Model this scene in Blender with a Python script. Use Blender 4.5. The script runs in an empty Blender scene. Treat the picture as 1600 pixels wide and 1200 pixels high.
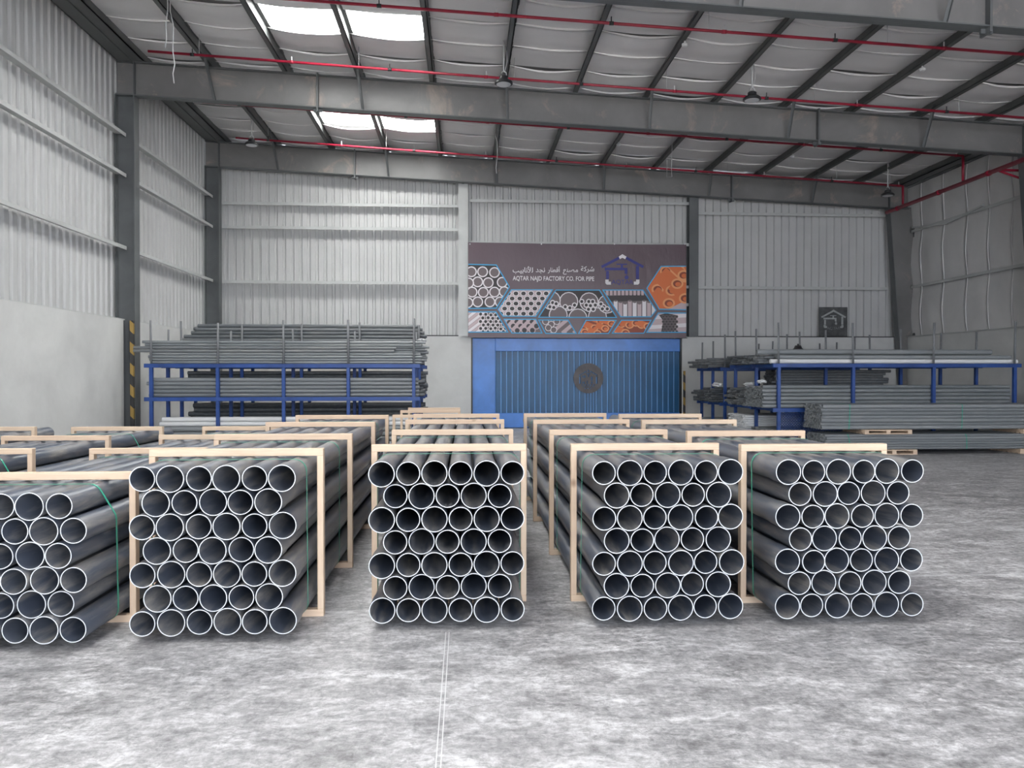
import bpy, bmesh, math, random
from mathutils import Vector, Matrix

random.seed(7)
scene = bpy.context.scene
COL = scene.collection
R = math.radians

# ------------------------------------------------------------------ camera
F_PX, CAM_H, VPX, VPY = 1190.0, 1.65, 727.0, 587.0
YAW = math.atan((800 - VPX) / F_PX)
PITCH = math.atan((600 - VPY) / F_PX * math.cos(YAW))
cam_d = bpy.data.cameras.new('camera')
cam_d.sensor_fit = 'HORIZONTAL'; cam_d.sensor_width = 36.0
cam_d.lens = F_PX / 1600 * 36.0
cam_d.clip_start = 0.05; cam_d.clip_end = 300
cam = bpy.data.objects.new('camera', cam_d)
cam.location = (0, 0, CAM_H)
cam.rotation_euler = (math.pi / 2 - PITCH, 0, -YAW)
COL.objects.link(cam)
scene.camera = cam

# ------------------------------------------------------------------ world and exposure
SKY_STRENGTH = 5.2
SKYLIGHT_STRENGTH = 20.0
world = bpy.data.worlds.new('world'); scene.world = world
world.use_nodes = True
bgn = world.node_tree.nodes['Background']
bgn.inputs[0].default_value = (0.84, 0.90, 1.0, 1); bgn.inputs[1].default_value = SKY_STRENGTH
scene.view_settings.view_transform = 'Standard'
scene.view_settings.look = 'None'
scene.view_settings.gamma = 1.0
scene.view_settings.use_curve_mapping = False
scene.view_settings.exposure = 0.74

sun_d = bpy.data.lights.new('sun', 'SUN'); sun_d.energy = 19.0; sun_d.angle = R(0.6); sun_d.color = (1.0, 0.95, 0.88)
sun = bpy.data.objects.new('sun', sun_d); sun.rotation_euler = (R(50), 0, R(12)); sun.location = (4, -25, 30)
COL.objects.link(sun)

# pixel -> point helpers (a pixel gives a direction, a known plane gives the distance)
_fw = Vector((math.sin(YAW) * math.cos(PITCH), math.cos(YAW) * math.cos(PITCH), -math.sin(PITCH)))
_rt = Vector((math.cos(YAW), -math.sin(YAW), 0)); _up = _rt.cross(_fw)
def ray(x, y): return _fw * F_PX + _rt * (x - 800) - _up * (y - 600)
def at_y(x, y, Y):
    d = ray(x, y); p = d * (Y / d.y); p.z += CAM_H; return p
def at_x(x, y, X):
    d = ray(x, y); p = d * (X / d.x); p.z += CAM_H; return p

# daylight through the open front of the hall
port_d = bpy.data.lights.new('door_daylight', 'AREA')
port_d.shape = 'RECTANGLE'; port_d.size = 17.0; port_d.size_y = 6.0
port_d.cycles.is_portal = True
port = bpy.data.objects.new('door_daylight', port_d)
port.location = (4.5, -8.85, 3.05); port.rotation_euler = (R(90), 0, 0)
COL.objects.link(port)

# ------------------------------------------------------------------ node helpers
MATS = {}
def new_mat(name, col, rough=0.5, metal=0.0, spec=0.5):
    m = bpy.data.materials.new(name); m.use_nodes = True
    b = m.node_tree.nodes['Principled BSDF']
    b.inputs['Base Color'].default_value = (*col, 1)
    b.inputs['Roughness'].default_value = rough
    b.inputs['Metallic'].default_value = metal
    b.inputs['Specular IOR Level'].default_value = spec
    m.diffuse_color = (*col, 1)
    MATS[name] = m
    return m, m.node_tree, b
def node(nt, t, **kw):
    n = nt.nodes.new(t)
    for k, v in kw.items():
        if k in n.inputs: n.inputs[k].default_value = v
        else: setattr(n, k, v)
    return n
def coords(nt, scale=(1, 1, 1), kind='Object', rot=(0, 0, 0)):
    tc = node(nt, 'ShaderNodeTexCoord'); mp = node(nt, 'ShaderNodeMapping')
    mp.inputs['Scale'].default_value = scale; mp.inputs['Rotation'].default_value = rot
    nt.links.new(tc.outputs[kind], mp.inputs['Vector']); return mp.outputs[0]
def noise(nt, vec, scale, detail=4, rough=0.6, dist=0.0):
    n = node(nt, 'ShaderNodeTexNoise', Scale=scale, Detail=detail, Roughness=rough, Distortion=dist)
    nt.links.new(vec, n.inputs['Vector']); return n.outputs['Fac']
def ramp(nt, fac, stops):
    r = node(nt, 'ShaderNodeValToRGB'); e = r.color_ramp.elements
    while len(e) < len(stops): e.new(0.5)
    for i, (p, c) in enumerate(stops):
        e[i].position = p; e[i].color = (*c, 1) if len(c) == 3 else c
    nt.links.new(fac, r.inputs[0]); return r.outputs[0]
def mix(nt, fac, a, b, mode='MIX'):
    m = node(nt, 'ShaderNodeMix', data_type='RGBA', blend_type=mode)
    for i, v in ((0, fac), (6, a), (7, b)):
        if hasattr(v, 'is_linked'): nt.links.new(v, m.inputs[i])
        else: m.inputs[i].default_value = v if i == 0 else (*v, 1)
    return m.outputs[2]
def mathn(nt, op, a, b=0.5):
    m = node(nt, 'ShaderNodeMath', operation=op)
    for i, v in ((0, a), (1, b)):
        if hasattr(v, 'is_linked'): nt.links.new(v, m.inputs[i])
        else: m.inputs[i].default_value = v
    return m.outputs[0]
def bump(nt, b, h, strength=0.2, dist=0.02):
    n = node(nt, 'ShaderNodeBump', Strength=strength, Distance=dist)
    nt.links.new(h, n.inputs['Height']); nt.links.new(n.outputs[0], b.inputs['Normal'])
def g(v): return (v, v, v)

# ------------------------------------------------------------------ materials
def mat_pipe(name, dark, light, dust, dust_amt):
    m, nt, b = new_mat(name, dark, 0.36)
    oi = node(nt, 'ShaderNodeObjectInfo')
    v = coords(nt, (1, 1, 1))
    off = node(nt, 'ShaderNodeVectorMath', operation='ADD')
    nt.links.new(v, off.inputs[0])
    cb = node(nt, 'ShaderNodeCombineXYZ')
    s = mathn(nt, 'MULTIPLY', oi.outputs['Random'], 40.0)
    for i in range(3): nt.links.new(s, cb.inputs[i])
    nt.links.new(cb.outputs[0], off.inputs[1])
    mp = node(nt, 'ShaderNodeMapping'); mp.inputs['Scale'].default_value = (9, 1.1, 9)
    nt.links.new(off.outputs[0], mp.inputs[0])
    n1 = noise(nt, mp.outputs[0], 1.0, 5, 0.65, 0.4)
    base = mix(nt, oi.outputs['Random'], dark, light)
    mp2 = node(nt, 'ShaderNodeMapping'); mp2.inputs['Scale'].default_value = (40, 6, 40)
    nt.links.new(off.outputs[0], mp2.inputs[0])
    n2 = noise(nt, mp2.outputs[0], 1.0, 3, 0.7)
    d = ramp(nt, n1, [(0.46, g(0)), (0.72, g(1))])
    d2 = mathn(nt, 'MULTIPLY', d, mathn(nt, 'MULTIPLY', n2, dust_amt * 2))
    nt.links.new(mix(nt, d2, base, dust), b.inputs['Base Color'])
    nt.links.new(mathn(nt, 'ADD', mathn(nt, 'MULTIPLY', d2, 0.5), 0.30), b.inputs['Roughness'])
    return m
mat_pipe('pipe_grey', (0.078, 0.094, 0.130), (0.105, 0.120, 0.152), (0.42, 0.39, 0.35), 0.8)
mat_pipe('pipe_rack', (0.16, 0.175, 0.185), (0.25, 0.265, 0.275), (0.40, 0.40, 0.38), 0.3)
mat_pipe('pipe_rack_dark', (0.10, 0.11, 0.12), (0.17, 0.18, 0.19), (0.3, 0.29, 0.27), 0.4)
mat_pipe('pipe_white', (0.70, 0.70, 0.71), (0.80, 0.80, 0.80), (0.6, 0.58, 0.55), 0.3)
new_mat('cut_rim', (0.62, 0.65, 0.68), 0.6)
new_mat('cut_rim_grey', (0.32, 0.33, 0.33), 0.6)

def mat_wood(name, a, bcol):
    m, nt, b = new_mat(name, a, 0.65, 0, 0.3)
    oi = node(nt, 'ShaderNodeObjectInfo')
    tc = node(nt, 'ShaderNodeTexCoord')
    off = node(nt, 'ShaderNodeVectorMath', operation='ADD')
    cb = node(nt, 'ShaderNodeCombineXYZ')
    s = mathn(nt, 'MULTIPLY', oi.outputs['Random'], 30.0)
    for i in range(3): nt.links.new(s, cb.inputs[i])
    nt.links.new(tc.outputs['Object'], off.inputs[0]); nt.links.new(cb.outputs[0], off.inputs[1])
    mp = node(nt, 'ShaderNodeMapping'); mp.inputs['Scale'].default_value = (1.0, 14, 22)
    nt.links.new(off.outputs[0], mp.inputs[0])
    n1 = noise(nt, mp.outputs[0], 2.0, 5, 0.6, 1.2)
    grain = ramp(nt, n1, [(0.35, a), (0.6, bcol), (0.72, tuple(c * 0.82 for c in bcol))])
    vo = node(nt, 'ShaderNodeTexVoronoi', Scale=2.2)
    mp3 = node(nt, 'ShaderNodeMapping'); mp3.inputs['Scale'].default_value = (1, 1.4, 1.4)
    nt.links.new(off.outputs[0], mp3.inputs[0]); nt.links.new(mp3.outputs[0], vo.inputs['Vector'])
    kn = ramp(nt, vo.outputs['Distance'], [(0.035, g(1)), (0.10, g(0))])
    tint = mix(nt, mathn(nt, 'MULTIPLY', oi.outputs['Random'], 0.35), grain, (0.72, 0.50, 0.36))
    nt.links.new(mix(nt, mathn(nt, 'MULTIPLY', kn, 0.75), tint, (0.22, 0.10, 0.05)), b.inputs['Base Color'])
    bump(nt, b, n1, 0.12, 0.005)
mat_wood('pine', (0.72, 0.575, 0.435), (0.67, 0.51, 0.37))

new_mat('strap_green', (0.03, 0.36, 0.24), 0.35)

m, nt, b = new_mat('concrete_floor', (0.4, 0.4, 0.4), 0.45)
v = coords(nt, (1, 1, 1))
big = noise(nt, v, 0.35, 4, 0.6, 0.6)
def fmap(sc, rz):
    q = node(nt, 'ShaderNodeMapping'); q.inputs['Scale'].default_value = sc; q.inputs['Rotation'].default_value = (0, 0, rz)
    nt.links.new(v, q.inputs[0]); return q.outputs[0]
st = noise(nt, fmap((1.0, 1.7, 1), 0.5), 2.6, 12, 0.74, 0.5)
st2 = noise(nt, fmap((5, 9, 1), 0.3), 2.4, 9, 0.8, 0.5)
st3 = noise(nt, fmap((9, 5, 1), 0.9), 3.0, 8, 0.8, 0.6)
fine = noise(nt, v, 70, 3, 0.7)
base = ramp(nt, st, [(0.36, (0.235, 0.23, 0.235)), (0.52, (0.40, 0.394, 0.40)), (0.66, (0.62, 0.613, 0.622))])
base = mix(nt, 0.75, base, ramp(nt, st2, [(0.36, g(0.24)), (0.62, g(0.76))]), 'OVERLAY')
base = mix(nt, 0.6, base, ramp(nt, st3, [(0.36, g(0.30)), (0.64, g(0.70))]), 'OVERLAY')
base = mix(nt, 0.75, base, ramp(nt, big, [(0.33, g(0.40)), (0.66, g(0.62))]), 'OVERLAY')
spk = ramp(nt, fine, [(0.70, g(0)), (0.78, g(1))])
base = mix(nt, mathn(nt, 'MULTIPLY', spk, 0.35), base, g(0.72))
nt.links.new(base, b.inputs['Base Color'])
nt.links.new(ramp(nt, st, [(0.3, g(0.38)), (0.7, g(0.68))]), b.inputs['Roughness'])
bump(nt, b, st2, 0.04, 0.004)

m, nt, b = new_mat('joint_line', (0.72, 0.72, 0.72), 0.7)

m, nt, b = new_mat('concrete_wall', (0.6, 0.6, 0.58), 0.8, 0, 0.25)
v = coords(nt); n1 = noise(nt, v, 0.8, 6, 0.6, 0.3); n2 = noise(nt, v, 9, 4, 0.6)
c = ramp(nt, n1, [(0.3, (0.55, 0.55, 0.54)), (0.65, (0.66, 0.66, 0.645))])
c = mix(nt, mathn(nt, 'MULTIPLY', ramp(nt, n2, [(0.55, g(0)), (0.75, g(1))]), 0.12), c, g(0.45))
nt.links.new(c, b.inputs['Base Color']); bump(nt, b, n2, 0.08, 0.004)

def mat_painted(name, col, rough=0.5, var=0.12, scale=1.5, metal=0.0, spec=0.5):
    m, nt, b = new_mat(name, col, rough, metal, spec)
    v = coords(nt); n1 = noise(nt, v, scale, 5, 0.6, 0.4)
    lo = tuple(c * (1 - var) for c in col); hi = tuple(min(1, c * (1 + var)) for c in col)
    nt.links.new(ramp(nt, n1, [(0.32, lo), (0.68, hi)]), b.inputs['Base Color'])
    return m, nt, b, v
mat_painted('cladding', (0.54, 0.54, 0.535), 0.42, 0.06, 0.6)
mat_painted('girt_paint', (0.50, 0.51, 0.50), 0.4, 0.08)
mat_painted('steel_dark', (0.115, 0.122, 0.125), 0.45, 0.15)
m, nt, b, v = mat_painted('steel_web', (0.185, 0.18, 0.178), 0.42, 0.14, 0.9)
base = b.inputs['Base Color'].links[0].from_socket
n2 = noise(nt, v, 1.1, 6, 0.7, 0.8)
msk = ramp(nt, n2, [(0.57, g(0)), (0.70, g(1))])
n3 = noise(nt, v, 5, 4, 0.7, 1.0)
nt.links.new(mix(nt, mathn(nt, 'MULTIPLY', msk, mathn(nt, 'MULTIPLY', n3, 1.1)), base, (0.42, 0.33, 0.27)), b.inputs['Base Color'])
mat_painted('purlin_steel', (0.105, 0.11, 0.108), 0.45, 0.15)
mat_painted('insulation', (0.68, 0.665, 0.665), 0.34, 0.05, 0.8)
new_mat('seam_white_lit', (0.82, 0.81, 0.80), 0.35)  # white seam tape, lightened so the glint on the lips is in the colour
mat_painted('foil_wall', (0.66, 0.65, 0.64), 0.30, 0.07, 0.9)
m, nt, b = new_mat('roof_deck', (0.4, 0.4, 0.4), 0.6)
m, nt, b = new_mat('skylight', (0.9, 0.95, 0.93), 0.5)
b.inputs['Emission Color'].default_value = (0.99, 1.0, 0.98, 1); b.inputs['Emission Strength'].default_value = SKYLIGHT_STRENGTH
mat_painted('red_pipe', (0.30, 0.012, 0.035), 0.4, 0.2, 3)
mat_painted('rack_blue', (0.018, 0.06, 0.235), 0.42, 0.25, 2.5)
mat_painted('stanchion_grey', (0.17, 0.175, 0.185), 0.5, 0.15, 3)
mat_painted('door_blue', (0.055, 0.21, 0.62), 0.34, 0.16, 1.6)
mat_painted('door_slat', (0.006, 0.085, 0.21), 0.4, 0.15, 1.2)
mat_painted('door_edge', (0.20, 0.44, 0.80), 0.4, 0.1, 2)
m, nt, b, v = mat_painted('rusty_plate', (0.115, 0.105, 0.11), 0.6, 0.25, 5)
mat_painted('plaque_dark', (0.075, 0.078, 0.08), 0.5, 0.4, 4)
mat_painted('plaque_light', (0.38, 0.39, 0.39), 0.5, 0.15, 6)
new_mat('black_metal', (0.02, 0.02, 0.022), 0.4)
new_mat('lamp_lens', (0.55, 0.56, 0.57), 0.3)
new_mat('white_plastic', (0.8, 0.8, 0.8), 0.4)
new_mat('cable', (0.55, 0.55, 0.55), 0.5)
new_mat('dark_gap', (0.03, 0.03, 0.032), 0.8)
new_mat('plastic_wrap', (0.75, 0.76, 0.77), 0.25)
m, nt, b = new_mat('hazard', (0.5, 0.4, 0.1), 0.6)
tc = node(nt, 'ShaderNodeTexCoord'); sp = node(nt, 'ShaderNodeSeparateXYZ')
nt.links.new(tc.outputs['Object'], sp.inputs[0])
s = mathn(nt, 'ADD', mathn(nt, 'MULTIPLY', sp.outputs[2], 2.1), mathn(nt, 'MULTIPLY', sp.outputs[0], 2.1))
fr = mathn(nt, 'FRACT', s)
nt.links.new(mix(nt, mathn(nt, 'GREATER_THAN', fr, 0.5), (0.035, 0.035, 0.037), (0.36, 0.23, 0.06)), b.inputs['Base Color'])
# banner inks
m, nt, b = new_mat('banner_cloth', (0.118, 0.078, 0.093), 0.38)
v = coords(nt, (1.2, 1, 0.5), rot=(0, 0.5, 0)); n1 = noise(nt, v, 2.0, 5, 0.6, 0.4); bump(nt, b, n1, 0.35, 0.05)
new_mat('ink_dark', (0.035, 0.028, 0.03), 0.5); new_mat('ink_mid', (0.16, 0.125, 0.13), 0.5)
new_mat('ink_pale', (0.56, 0.44, 0.46), 0.5); new_mat('ink_white', (0.80, 0.76, 0.78), 0.5)
new_mat('ink_cyan', (0.05, 0.40, 0.72), 0.5); new_mat('ink_navy', (0.035, 0.035, 0.22), 0.5)
new_mat('ink_orange', (0.72, 0.17, 0.045), 0.5); new_mat('ink_orange_dark', (0.27, 0.05, 0.02), 0.5)
new_mat('ink_orange_pale', (0.85, 0.36, 0.15), 0.5)

# ------------------------------------------------------------------ mesh helpers
class MB:
    def __init__(s): s.v = []; s.f = []; s.m = []; s.sm = []; s.mats = []
    def mi(s, mat):
        if mat not in s.mats: s.mats.append(mat)
        return s.mats.index(mat)
    def face(s, idx, mat, smooth=False): s.f.append(tuple(idx)); s.m.append(s.mi(mat)); s.sm.append(smooth)
    def poly(s, pts, mat):
        o = len(s.v); s.v += [tuple(p) for p in pts]; s.face(range(o, o + len(pts)), mat)
    def box(s, a, b, mat):
        x0, y0, z0 = a; x1, y1, z1 = b
        if x0 > x1: x0, x1 = x1, x0
        if y0 > y1: y0, y1 = y1, y0
        if z0 > z1: z0, z1 = z1, z0
        o = len(s.v)
        s.v += [(x0,y0,z0),(x1,y0,z0),(x1,y1,z0),(x0,y1,z0),(x0,y0,z1),(x1,y0,z1),(x1,y1,z1),(x0,y1,z1)]
        for q in ((0,3,2,1),(4,5,6,7),(0,1,5,4),(1,2,6,5),(2,3,7,6),(3,0,4,7)): s.face([o+i for i in q], mat)
    def bbox8(s, p, mat):                     # 8 corner points, bottom four then top four
        o = len(s.v); s.v += [tuple(q) for q in p]
        for q in ((0,3,2,1),(4,5,6,7),(0,1,5,4),(1,2,6,5),(2,3,7,6),(3,0,4,7)): s.face([o+i for i in q], mat)
    def cbox(s, a, b, mat, c=0.004):          # box with chamfered edges
        bm = bmesh.new(); bmesh.ops.create_cube(bm, size=1)
        for vv in bm.verts:
            vv.co = Vector((a[i] + (vv.co[i] + 0.5) * (b[i] - a[i]) for i in range(3)))
        bmesh.ops.bevel(bm, geom=bm.edges[:], offset=c, segments=1, affect='EDGES')
        o = len(s.v); bm.verts.index_update()
        s.v += [tuple(vv.co) for vv in bm.verts]
        for ff in bm.faces: s.face([o + vv.index for vv in ff.verts], mat)
        bm.free()
    def bar(s, p, q, w, h, mat, upv=(0, 0, 1)):
        p, q = Vector(p), Vector(q); d = (q - p).normalized(); u = Vector(upv)
        sd = d.cross(u); sd = sd.normalized() if sd.length > 1e-6 else Vector((1, 0, 0)); u = sd.cross(d)
        c = []
        for e in (p, q):
            c.append([e - sd*w/2 - u*h/2, e + sd*w/2 - u*h/2, e + sd*w/2 + u*h/2, e - sd*w/2 + u*h/2])
        o = len(s.v); s.v += [tuple(x) for x in c[0] + c[1]]
        for q4 in ((3,2,1,0),(4,5,6,7),(0,1,5,4),(1,2,6,5),(2,3,7,6),(3,0,4,7)): s.face([o+i for i in q4], mat)
    def tube(s, pts, r, mat, n=8, cap=True):
        pts = [Vector(p) for p in pts]; rings = []
        for i, p in enumerate(pts):
            d = (pts[min(i+1, len(pts)-1)] - pts[max(i-1, 0)]).normalized()
            a = Vector((0, 0, 1)) if abs(d.z) < 0.9 else Vector((1, 0, 0))
            sd = d.cross(a).normalized(); u = sd.cross(d)
            rr = r[i] if isinstance(r, (list, tuple)) else r
            o = len(s.v)
            for k in range(n):
                t = 2 * math.pi * k / n
                s.v.append(tuple(p + sd * math.cos(t) * rr + u * math.sin(t) * rr))
            rings.append(o)
        for a, b2 in zip(rings, rings[1:]):
            for k in range(n): s.face((a+k, a+(k+1) % n, b2+(k+1) % n, b2+k), mat, True)
        if cap:
            s.face([rings[0]+k for k in range(n)][::-1], mat); s.face([rings[-1]+k for k in range(n)], mat)
    def lathe(s, prof, c, mat, n=20):         # prof [(r,z)] about vertical axis through c
        rings = []
        for r, z in prof:
            o = len(s.v); rings.append(o)
            for k in range(n):
                t = 2 * math.pi * k / n; s.v.append((c[0] + r*math.cos(t), c[1] + r*math.sin(t), c[2] + z))
        for a, b2 in zip(rings, rings[1:]):
            for k in range(n): s.face((a+k, a+(k+1) % n, b2+(k+1) % n, b2+k), mat, False)
        s.face([rings[0]+k for k in range(n)][::-1], mat); s.face([rings[-1]+k for k in range(n)], mat)
    def mesh(s, name):
        me = bpy.data.meshes.new(name); me.from_pydata(s.v, [], s.f)
        for mt in s.mats: me.materials.append(MATS[mt])
        me.polygons.foreach_set('material_index', s.m); me.polygons.foreach_set('use_smooth', s.sm)
        me.update(); return me
    def build(s, name, parent=None, loc=None):
        if loc is not None:
            L = Vector(loc); s.v = [tuple(Vector(p) - L) for p in s.v]
        return obj(name, s.mesh(name), parent, loc)
def obj(name, me, parent=None, loc=None, rot=None):
    o = bpy.data.objects.new(name, me); COL.objects.link(o)
    if loc is not None: o.location = loc
    if rot is not None: o.rotation_euler = rot
    if parent is not None:
        o.parent = parent
    return o
def empty(name, loc=(0, 0, 0), rotz=0):
    o = bpy.data.objects.new(name, None); o.empty_display_size = 0.1; COL.objects.link(o)
    o.location = loc; o.rotation_euler = (0, 0, rotz); return o
def tag(o, label=None, cat=None, group=None, kind=None):
    if label: o['label'] = label
    if cat: o['category'] = cat
    if group: o['group'] = group
    if kind: o['kind'] = kind
    return o

# ------------------------------------------------------------------ hall dimensions (metres)
XL, XR = -7.85, 14.35           # cladding planes
YB, YF = 24.05, -9.0            # back wall cladding, open front
BAY = 5.95
FRAMES_Y = (23.55, 17.7, 11.8)
def raf_top(X): return 8.70 - 0.0475 * (X + 7.7)
def raf_bot(X): return 7.94 - 0.0455 * (X + 7.7)
def roof_z(X): return raf_top(X) + 0.22
PURLINS = [-7.3] + [-5.68 + 1.655 * i for i in range(12)] + [13.9]
CONC_H = 2.88

# ------------------------------------------------------------------ floor
mb = MB(); mb.box((XL - 0.3, YF - 14, -0.2), (XR + 0.3, YB + 0.3, 0.0), 'concrete_floor')
floor = tag(mb.build('floor'), 'grey scuffed concrete floor of the hall', kind='structure')
JX = -0.115
mb = MB(); mb.box((JX - 0.013, YF, -0.002), (JX - 0.008, 4.9, 0.0008), 'joint_line'); mb.build('joint_line', floor)
mb = MB(); mb.box((JX + 0.008, YF, -0.002), (JX + 0.013, 4.9, 0.0008), 'joint_line'); mb.build('joint_line', floor)
mb = MB(); mb.box((3.3, 6.04, -0.002), (XR - 0.5, 6.047, 0.0008), 'joint_line'); mb.build('joint_line', floor)

# ------------------------------------------------------------------ corrugated cladding
def profile(width, pitch=0.25, d=0.045):
    pts = []; x = 0
    while x < width - 1e-6:
        for dx, dd in ((0, 0), (0.012, -0.008), (0.024, 0), (0.152, 0), (0.168, d), (0.234, d), (0.25, 0)):
            if x + dx <= width + 1e-6: pts.append((x + dx, dd))
        x += pitch
    out = [pts[0]]
    for p in pts[1:]:
        if p[0] - out[-1][0] > 1e-6: out.append(p)
    return out
def clad_wall(parent, axis, plane, a0, a1, z0, ztop, sign, step=1.0):
    """corrugated sheets one metre wide; sign = direction of the room from the plane"""
    a = a0
    while a < a1 - 0.02:
        w = min(step, a1 - a); mb = MB(); pr = profile(w)
        for i, (u, d) in enumerate(pr):
            q = plane - sign * d
            p = (a + u, q) if axis == 'x' else (q, a + u)
            mb.v += [(p[0], p[1], z0), (p[0], p[1], ztop(a + u))]
            if i:
                k = 2 * i; f = (k-2, k, k+1, k-1)
                mb.face(f, 'cladding')
        mb.build('cladding_sheet', parent); a += w
def girt(parent, p, q, out, h=0.07, depth=0.17):
    """C-section rail: front lip towards the room (out = unit vector)"""
    p, q, o = Vector(p), Vector(q), Vector(out); mb = MB()
    mb.bar(p + o*depth, q + o*depth, 0.012, h, 'girt_paint')
    mb.bar(p + o*depth/2 + Vector((0, 0, h/2)), q + o*depth/2 + Vector((0, 0, h/2)), depth, 0.012, 'girt_paint')
    mb.build('girt', parent)

# left wall
mb = MB()
YC0, YC1 = FRAMES_Y[1], FRAMES_Y[0]
mb.box((XL - 0.15, YF, 0), (-7.6, FRAMES_Y[1] - 0.22, CONC_H + 0.02), 'concrete_wall')
mb.box((XL - 0.15, FRAMES_Y[1] - 0.22, 0), (-7.8, YB, CONC_H + 0.02), 'concrete_wall')
wl = tag(mb.build('wall_left'), 'side wall of pale concrete under grey corrugated cladding', kind='structure')
mb = MB(); mb.box((-7.8, FRAMES_Y[1] + 0.22, 0), (-7.62, FRAMES_Y[0] - 0.2, CONC_H + 0.02), 'concrete_wall'); mb.build('concrete_panel', wl)
clad_wall(wl, 'y', XL, YF, YB, CONC_H - 0.02, lambda Y: roof_z(XL) + 0.05, 1)
mb = MB(); mb.box((XL, YF, CONC_H + 0.02), (-7.66, YB, CONC_H + 0.05), 'girt_paint'); mb.build('sill_flashing', wl)
for z in (7.02, 6.12, 4.50):
    for y0, y1 in ((YF, FRAMES_Y[2] - 0.1), (FRAMES_Y[2] + 0.1, FRAMES_Y[1] - 0.14), (FRAMES_Y[1] + 0.14, FRAMES_Y[0] - 0.14)):
        girt(wl, (-7.80, y0, z), (-7.80, y1, z), (1, 0, 0), 0.075, 0.24)

# back wall
DX0, DX1, DZ1 = 0.18, 6.86, 2.84      # door opening
mb = MB()
mb.box((-7.8, 23.78, 0), (DX0, 24.3, CONC_H), 'concrete_wall')
mb.box((DX1, 23.78, 0), (XR, 24.3, CONC_H), 'concrete_wall')
wb = tag(mb.build('wall_back'), 'end wall of pale concrete under grey corrugated cladding', kind='structure')
clad_wall(wb, 'x', YB, -7.8, XR, CONC_H - 0.02, lambda X: roof_z(X) - 0.02, -1)
mb = MB(); mb.box((-7.8, 23.95, CONC_H), (-0.2, 24.08, CONC_H + 0.04), 'dark_gap'); mb.box((7.3, 23.95, CONC_H), (XR, 24.08, CONC_H + 0.04), 'dark_gap'); mb.build('sill_flashing', wb)
for x0, x1, zs in ((-7.4, -0.22, (6.92, 6.19, 4.52)), (0.12, 7.08, (7.10, 5.80, 4.46, 3.9)), (7.32, 13.6, (6.80, 4.45))):
    for z in zs: girt(wb, (x0, 23.99, z), (x1, 23.99, z), (0, -1, 0), 0.085, 0.19)
for X, mt in ((-0.06, 'girt_paint'), (7.21, 'steel_dark')):
    mb = MB()
    mb.box((X - 0.15, 23.70, CONC_H - 0.0), (X + 0.15, 23.715, raf_bot(X) + 0.08), mt)
    mb.box((X - 0.008, 23.715, CONC_H), (X + 0.008, 23.99, raf_bot(X) + 0.08), mt)
    mb.box((X - 0.15, 23.975, CONC_H), (X + 0.15, 23.99, raf_bot(X) + 0.08), mt)
    mb.build('wall_post', wb)
mb = MB(); mb.box((-0.10, 23.62, raf_bot(0) + 0.0), (-0.03, 23.70, raf_bot(0) + 0.25), 'black_metal'); mb.build('bracket', wb)

# right wall with foil blankets
mb = MB(); mb.box((14.12, YF, 0), (XR + 0.15, YB, CONC_H), 'concrete_wall')
wr = tag(mb.build('wall_right'), 'side wall of pale concrete under silvery insulation blankets', kind='structure')
RG = (CONC_H, 4.46, 6.22, 8.1)
y = YB
while y > YF:
    w = 1.05 + random.uniform(-0.15, 0.15); mb = MB(); ny, nz = 9, 19
    ph = random.uniform(0, 6); y1 = y - w
    zz = [RG[0] + (RG[3] - RG[0]) * j / (nz - 1) for j in range(nz)]
    pts = {}
    for i in range(ny + 2):
        u = min(i, ny - 1) / (ny - 1)
        for j, z in enumerate(zz):
            seg = max(k for k in range(3) if z >= RG[k] - 1e-6); t = (z - RG[seg]) / (RG[seg+1] - RG[seg])
            bulge = math.sin(math.pi * t) * (0.05 + 0.035 * math.sin(math.pi * u)) + 0.012 * math.sin(9*u + 3*z + ph) * math.sin(math.pi * t)
            lip = (0.035 if i == ny else 0.0) + (0.004 if i == ny + 1 else 0)
            X = 14.30 - bulge - lip * (0.4 + 0.6 * math.sin(math.pi * t))
            yy = y - w * u + (0.012 if i == ny + 1 else 0)
            pts[i, j] = len(mb.v); mb.v.append((X, yy, z))
    for i in range(ny + 1):
        for j in range(nz - 1):
            mb.face((pts[i, j], pts[i, j+1], pts[i+1, j+1], pts[i+1, j]), 'foil_wall' if i < ny - 1 else 'seam_white_lit', i < ny - 1)
    mb.build('insulation_sheet', wr); y = y1
mb = MB(); mb.box((14.30, YF, CONC_H), (XR + 0.05, YB, roof_z(XR)), 'roof_deck'); mb.build('outer_skin', wr)
mb = MB(); mb.box((14.06, YF, CONC_H), (14.34, YB, CONC_H + 0.03), 'girt_paint'); mb.build('sill_flashing', wr)
for z in (4.46, 6.22):
    for y0, y1 in ((YF, FRAMES_Y[2] - 0.1), (FRAMES_Y[2] + 0.1, FRAMES_Y[1] - 0.14), (FRAMES_Y[1] + 0.14, FRAMES_Y[0] - 0.14)):
        girt(wr, (14.36, y0, z), (14.36, y1, z), (-1, 0, 0), 0.08, 0.22)
mb = MB(); mb.bar((14.10, 23.3, 6.33), (14.10, 21.6, 6.12), 0.05, 0.05, 'girt_paint'); mb.bar((14.10, 21.6, 6.12), (14.10, 20.0, 6.3), 0.05, 0.05, 'girt_paint'); mb.build('bent_brace', wr)

# front wall with the wide open doorway behind the viewer
mb = MB()
mb.box((XL, YF - 0.2, 0), (-4.0, YF, 9.0), 'cladding'); mb.box((13.0, YF - 0.2, 0), (XR, YF, 8.4), 'cladding')
mb.box((-4.0, YF - 0.2, 6.05), (13.0, YF, 8.0), 'cladding')
tag(mb.build('wall_front'), 'grey clad front wall around a wide open doorway', kind='structure')

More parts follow.
